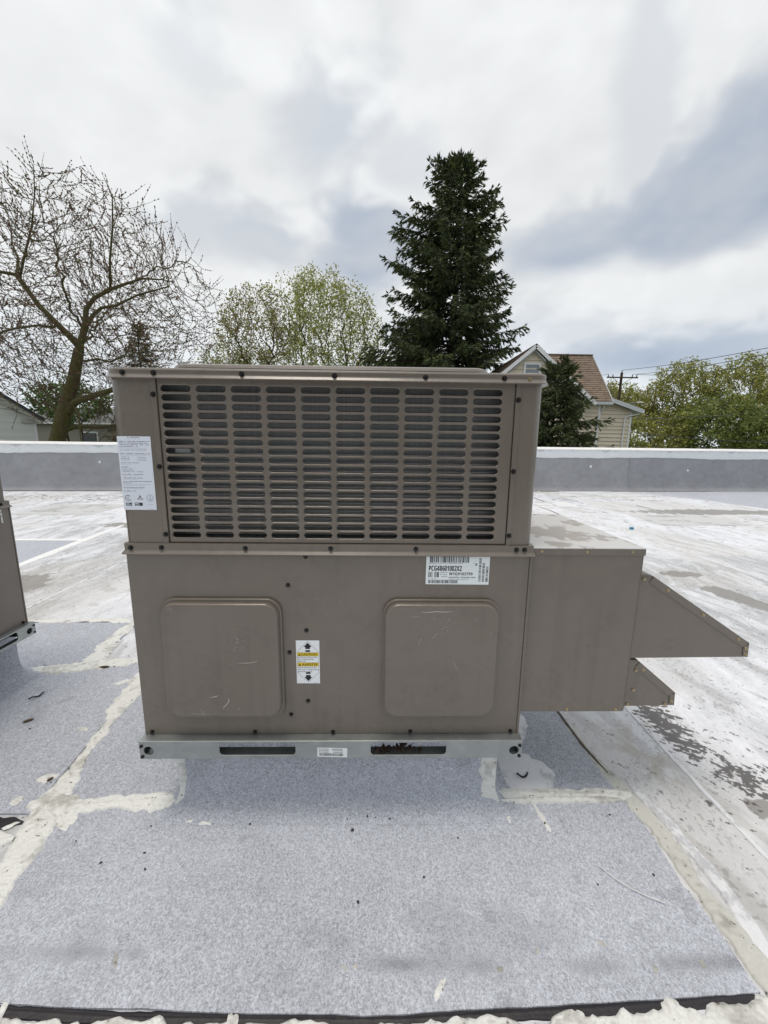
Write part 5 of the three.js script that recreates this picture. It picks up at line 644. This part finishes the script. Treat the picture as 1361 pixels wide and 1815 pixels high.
// a roof slope as stepped shingle courses: from eave corner A to B, up to ridge corners D (over A) and C (over B)
function slope(A, B, C, D, courses, mat) {
  const a = V3(...A), b = V3(...B), c = V3(...C), d = V3(...D), n = b.clone().sub(a).cross(d.clone().sub(a)).normalize(); if (n.y < 0) n.negate(); const pos = [], uv = [], idx = []; const wid = a.distanceTo(b), run = a.distanceTo(d) || 1;
  for (let k = 0; k < courses; k++) { const t0 = k / courses, t1 = (k + 1) / courses, o = pos.length / 3, P = [a.clone().lerp(d, t0).addScaledVector(n, 0.03), b.clone().lerp(c, t0).addScaledVector(n, 0.03), b.clone().lerp(c, t1).addScaledVector(n, 0.006), a.clone().lerp(d, t1).addScaledVector(n, 0.006), a.clone().lerp(d, t0), b.clone().lerp(c, t0)]; P.forEach((p, i) => { pos.push(p.x, p.y, p.z); uv.push((i === 1 || i === 2 || i === 5 ? wid : 0) * 0.25, (i === 2 || i === 3 ? t1 : t0) * run * 0.25); }); idx.push(o, o + 1, o + 2, o, o + 2, o + 3, o + 4, o + 5, o + 1, o + 4, o + 1, o); }
  const g = geoFrom(pos, idx, uv).toNonIndexed(); g.computeVertexNormals(); return g;
}
const beam = (a, b, w, h) => { const A = V3(...a), B = V3(...b), L = A.distanceTo(B), g = new THREE.BoxGeometry(w, h, L); g.lookAt ? 0 : 0; const m = new THREE.Matrix4().lookAt(A, B, V3(0, 1, 0)); g.applyMatrix4(m); g.translate((A.x + B.x) / 2, (A.y + B.y) / 2, (A.z + B.z) / 2); return g; };
{
  const O = [9.0, -4.2, -21], hse = thing('gabled_house', 'cream sided house with brown shingle roof and side annex', 'house', O), L = (x, y, z) => [x - O[0], y - O[1], z - O[2]], T = (g) => { g.translate(-O[0], -O[1], -O[2]); return g; };
  const grp = { add: (m) => { hse.add(m); } }; const brown = std([1, 1, 1], 0.95, { map: shTex([0.225, 0.172, 0.132], 9) });
  mesh('wall', T(merge([box(5.0, 10.62, -4.2, 3.45, -25, -18.93), box(10.62, 11.6, -4.2, 3.42, -23.6, -19.28)])), cream[1], hse);
  const gs = new THREE.Shape([[5.0, 3.45], [10.62, 3.45], [7.81, 5.82]].map((p) => new THREE.Vector2(...p))), gg = new THREE.ExtrudeGeometry(gs, { depth: 6, bevelEnabled: false }); gg.translate(0, 0, -24.935); mesh('gable_wall', T(gg), cream[1], hse);
  const sd = new THREE.Group(); sd.name = 'siding'; sd.position.set(-O[0], -O[1], -O[2]); hse.add(sd);
  siding(sd, 5.0, 10.62, 0.4, 3.5, -18.93, 0.215, cream); siding(sd, 0, 0, 3.5, 5.8, -18.93, 0.215, cream, (y) => [7.81 - (5.82 - y) / 0.843, 7.81 + (5.82 - y) / 0.843]); siding(sd, 10.62, 11.55, 0.4, 3.35, -19.28, 0.2, cream);
  // roofs
  mesh('gable_roof', T(merge([slope([10.98, 3.48, -18.6], [10.98, 3.48, -25.3], [7.81, 6.15, -25.3], [7.81, 6.15, -18.6], 22, 0), slope([4.64, 3.48, -25.3], [4.64, 3.48, -18.6], [7.81, 6.15, -18.6], [7.81, 6.15, -25.3], 22, 0)])), brown, hse);
  mesh('main_roof', T(merge([slope([9.0, 3.55, -18.98], [12.05, 3.55, -18.98], [12.05, 6.24, -21.4], [9.0, 6.24, -21.4], 24, 0), slope([12.05, 3.55, -23.9], [9.0, 3.55, -23.9], [9.0, 6.24, -21.4], [12.05, 6.24, -21.4], 24, 0)])), brown, hse);
  const me = new THREE.Shape([[-19.28, 3.4], [-23.6, 3.4], [-21.4, 6.05]].map((p) => new THREE.Vector2(p[0], p[1]))), mg = new THREE.ExtrudeGeometry(me, { depth: 0.1, bevelEnabled: false }); mg.rotateY(-Math.PI / 2); mg.translate(11.62, 0, 0); mg.scale(1, 1, 1); mesh('gable_wall', T(mg), cream[1], hse);
  for (const s of [-1, 1]) { mesh('rake_board', T(beam([7.81, 6.03, -18.6], [7.81 + s * 3.2, 3.36, -18.6], 0.05, 0.17)), trimW, hse); mesh('rake_board', T(beam([7.81, 5.86, -18.8], [7.81 + s * 3.1, 3.24, -18.8], 0.22, 0.04)), fascia, hse); }
  mesh('rake_board', T(beam([12.05, 3.5, -18.98], [12.05, 6.2, -21.4], 0.04, 0.16)), fascia, hse);
  mesh('gutter', T(box(9.6, 12.08, 3.38, 3.52, -19.06, -18.92)), fascia, hse); mesh('soffit', T(box(9.6, 12.0, 3.36, 3.40, -19.28, -19.06)), trimW, hse);
  mesh('ridge_cap', T(beam([8.6, 6.27, -21.4], [12.07, 6.27, -21.4], 0.16, 0.05)), brown, hse);
  // gable window
  const wn = mesh('window', T(merge([box(7.36, 7.46, 4.2, 5.32, -18.91, -18.84), box(8.12, 8.22, 4.2, 5.32, -18.91, -18.84), box(7.46, 8.12, 5.22, 5.32, -18.91, -18.84), box(7.46, 8.12, 4.2, 4.3, -18.91, -18.84)])), trimW, hse); mesh('pane', T(box(7.46, 8.12, 4.3, 5.22, -18.92, -18.885)), std([0.22, 0.26, 0.3], 0.08), wn); mesh('sash', T(box(7.46, 8.12, 4.74, 4.79, -18.884, -18.86)), trimW, wn);
  // annex with shed roof
  const as = new THREE.Shape([[11.62, -4.2], [13.32, -4.2], [13.32, 3.14], [11.62, 3.70]].map((p) => new THREE.Vector2(...p))), ag = new THREE.ExtrudeGeometry(as, { depth: 4.4, bevelEnabled: false }); ag.translate(0, 0, -23.75); mesh('annex_wall', T(ag), cream[2], hse);
  siding(sd, 11.62, 13.3, 0.4, 3.68, -19.35, 0.195, cream, (y) => [11.62, y < 3.14 ? 13.3 : 13.3 - (y - 3.14) / 0.329]);
  mesh('annex_roof', T(beam([12.02, 3.67, -21.4], [13.72, 3.12, -21.4], 4.7, 0.1)), fascia, hse); mesh('annex_fascia', T(beam([11.98, 3.62, -19.0], [13.66, 3.08, -19.0], 0.04, 0.2)), fascia, hse);
  mesh('corner_board', T(box(13.24, 13.34, -4.2, 3.05, -19.37, -19.30)), trimW, hse); mesh('corner_board', T(box(11.52, 11.62, -4.2, 3.36, -19.29, -19.23)), trimW, hse);
  mesh('downspout', T(tube([[13.72, 3.1, -19.1], [13.66, 2.98, -19.15], [13.2, 2.86, -19.26], [12.98, 2.78, -19.28], [12.96, 2.4, -19.28], [12.96, -4.2, -19.28]], 0.045, 6, 40)), trimW, hse); mesh('downspout', T(tube([[11.75, 3.36, -19.1], [11.72, 3.2, -19.18], [11.68, 3.0, -19.3], [11.68, -4.2, -19.3]], 0.045, 6, 30)), trimW, hse);
  mesh('gutter', T(box(13.62, 13.76, 3.0, 3.12, -23.75, -19.0)), trimW, hse);
  mesh('chimney', T(merge([box(5.75, 6.35, 4.0, 6.45, -23.2, -22.6), box(5.7, 6.4, 6.45, 6.6, -23.25, -22.55)])), std([0.2, 0.09, 0.06], 0.95), hse);
  // boards hang on the wall part
  hse.remove(sd); const w0 = hse.children[0]; w0.add(sd); while (sd.children.length) { const c = sd.children[0]; c.position.copy(sd.position); w0.add(c); } w0.remove(sd);
}
{
  const O = [-15.22, -4.2, -17], hse = thing('gabled_house', 'white sided house with dark roof edge left of the mossy tree', 'house', O, 0.74), T = (g) => { g.translate(-O[0], -O[1], -O[2]); return g; };
  const wm = [std([0.70, 0.72, 0.70], 0.6), std([0.67, 0.69, 0.67], 0.6), std([0.72, 0.74, 0.72], 0.6)], slopeK = 0.79, ax = -18.3, ay = 4.85;
  const s = new THREE.Shape([[-21.4, -4.2], [-15.22, -4.2], [-15.22, 2.4], [ax, ay - 0.1], [-21.4, 2.4]].map((p) => new THREE.Vector2(...p))), g = new THREE.ExtrudeGeometry(s, { depth: 6, bevelEnabled: false }); g.translate(0, 0, -23); const w = mesh('wall', T(g), wm[1], hse);
  const tmp = new THREE.Group(); siding(tmp, -21.4, -15.22, 0.4, 2.4, -17, 0.105, wm); siding(tmp, 0, 0, 2.4, ay - 0.1, -17, 0.105, wm, (y) => [ax - (ay - 0.1 - y) / slopeK, ax + (ay - 0.1 - y) / slopeK]); while (tmp.children.length) { const c = tmp.children[0]; c.position.set(-O[0], -O[1], -O[2]); w.add(c); }
  const dk = std([1, 1, 1], 0.9, { map: shTex([0.045, 0.05, 0.065], 4) });
  mesh('roof', T(merge([slope([-14.92, 2.2, -16.7], [-14.92, 2.2, -23.3], [ax, ay, -23.3], [ax, ay, -16.7], 30, 0), slope([-21.7, 2.2, -23.3], [-21.7, 2.2, -16.7], [ax, ay, -16.7], [ax, ay, -23.3], 30, 0)])), dk, hse);
  mesh('rake_edge', T(beam([ax, ay - 0.04, -16.68], [-14.9, 2.16, -16.68], 0.05, 0.13)), std([0.035, 0.04, 0.055], 0.6), hse); mesh('rake_board', T(beam([ax, ay - 0.2, -16.72], [-15.0, 2.08, -16.72], 0.04, 0.2)), std([0.45, 0.44, 0.4], 0.7), hse); mesh('soffit', T(beam([ax, ay - 0.24, -16.86], [-15.06, 2.06, -16.86], 0.28, 0.03)), std([0.42, 0.4, 0.34], 0.8), hse); mesh('corner_board', T(box(-15.3, -15.2, -4.2, 2.3, -17, -16.95)), trimW, hse);
  mesh('eave_board', T(box(-15.7, -14.95, 2.02, 2.16, -16.98, -16.9)), std([0.5, 0.5, 0.47], 0.6), hse);
}
{
  const O = [-20, -4.2, -31], hse = thing('low_house', 'grey roofed low house behind the mossy trunk', 'house', O), T = (g) => { g.translate(-O[0], -O[1], -O[2]); return g; };
  mesh('wall', T(box(-25.5, -16.2, -4.2, 2.7, -34, -28.4)), std([0.26, 0.25, 0.21], 0.9), hse); mesh('roof', T(merge([slope([-25.9, 2.55, -28.0], [-15.9, 2.55, -28.0], [-15.9, 3.75, -31], [-25.9, 3.75, -31], 16, 0), slope([-15.9, 2.55, -34.2], [-25.9, 2.55, -34.2], [-25.9, 3.75, -31], [-15.9, 3.75, -31], 16, 0)])), std([1, 1, 1], 0.9, { map: shTex([0.19, 0.19, 0.195], 6) }), hse); mesh('eave_board', T(box(-25.9, -15.9, 2.42, 2.56, -28.06, -28.0)), trimW, hse);
  const wn = mesh('window', T(box(-21.6, -20.4, 0.6, 1.9, -28.42, -28.36)), trimW, hse); mesh('pane', T(box(-21.5, -20.5, 0.7, 1.8, -28.38, -28.34)), std([0.05, 0.06, 0.07], 0.1), wn);
  mesh('vent_pipe', T(box(-24.5, -24.3, 3.4, 4.5, -30.2, -30.0)), std([0.4, 0.4, 0.4], 0.6), hse);
}
// ---------------------------------------------------------------- pole, wires, street lamps
{
  const px = 27.5, pz = -44, wood = std([0.085, 0.065, 0.05], 0.95, { map: barkTex }), P = thing('utility_pole', 'wooden utility pole with a crossarm behind the cream house', 'pole', [px, -4.2, pz]);
  const g = new THREE.CylinderGeometry(0.13, 0.19, 13.6, 12); g.translate(0, 6.8, 0); mesh('post', g, wood, P);
  const arm = mesh('crossarm', (() => { const b = new THREE.BoxGeometry(3.5, 0.13, 0.11); b.translate(0, 13.05, 0.2); return b; })(), wood, P);
  for (const x of [-1.6, -1.1, 1.1, 1.6]) { const i = new THREE.CylinderGeometry(0.05, 0.07, 0.24, 8); i.translate(x, 13.24, 0.2); mesh('insulator', i, std([0.2, 0.2, 0.21], 0.4), P); } { const i = new THREE.CylinderGeometry(0.05, 0.06, 0.28, 8); i.translate(0, 13.72, 0); mesh('insulator', i, std([0.2, 0.2, 0.21], 0.4), P); }
  for (const s of [-1, 1]) mesh('brace', beam([s * 1.1, 13.0, 0.2], [0, 12.3, 0.16], 0.03, 0.04), wood, P);
  const wire = (a, b, sag, label, r = 0.022) => { const pts = []; for (let k = 0; k <= 16; k++) { const t = k / 16; pts.push([lerp(a[0], b[0], t), lerp(a[1], b[1], t) - sag * 4 * t * (1 - t), lerp(a[2], b[2], t)]); } one('power_line', tube(pts, r, 5, 32), std([0.06, 0.065, 0.08], 0.6), label, 'wire', 'wires strung from the utility pole'); };
  wire([px, 9.68, pz], [24.5, 7.3, -20], 0.25, 'topmost black wire running from the head of the utility pole'); wire([px + 1.1, 9.2, pz + 0.2], [24.6, 7.05, -20], 0.3, 'black wire from the crossarm just under the topmost wire'); wire([px + 1.6, 9.2, pz + 0.2], [24.8, 6.55, -20], 0.5, 'lowest of the three wires from the crossarm'); 
  wire([26, 4.1, -40], [58, 8.0, -41], 0.9, 'sagging wire crossing in front of the olive trees', 0.03); wire([27.8, 3.1, pz], [30, 1.6, -24], 0.3, 'low slack wire in front of the street lamp', 0.02); wire([px - 1.6, 9.2, pz + 0.2], [14, 9.0, -60], 0.3, 'wire from the crossarm passing behind the cream house', 0.02);
  const metal = std([0.30, 0.31, 0.31], 0.5, { metalness: 0.5 });
  const lamp = (x, z, h, dx, label) => { const Lp = thing('street_lamp', label, 'street lamp', [x, -4.2, z]); const c = new THREE.CylinderGeometry(0.07, 0.12, h + 4.2, 10); c.translate(0, (h + 4.2) / 2, 0); mesh('post', c, metal, Lp); mesh('arm', tube([[0, h + 3.7, 0], [dx * 0.3, h + 4.15, 0], [dx * 0.7, h + 4.35, 0], [dx, h + 4.4, 0]], 0.04, 6, 16), metal, Lp); const hd = new THREE.SphereGeometry(1, 14, 8); hd.scale(0.42, 0.09, 0.16); hd.translate(dx * 1.12, h + 4.42, 0); mesh('lamp_head', hd, std([0.62, 0.63, 0.62], 0.4), Lp); };
  lamp(25.3, -40.5, 5.6, 2.1, 'street lamp whose arm reaches out over the annex roof'); lamp(40.0, -54, 5.2, -1.9, 'grey street lamp standing clear in front of the wood');
}

scene.traverse((o) => { if (o.isMesh) { o.castShadow = true; o.receiveShadow = true; } });
renderer.render(scene, camera);
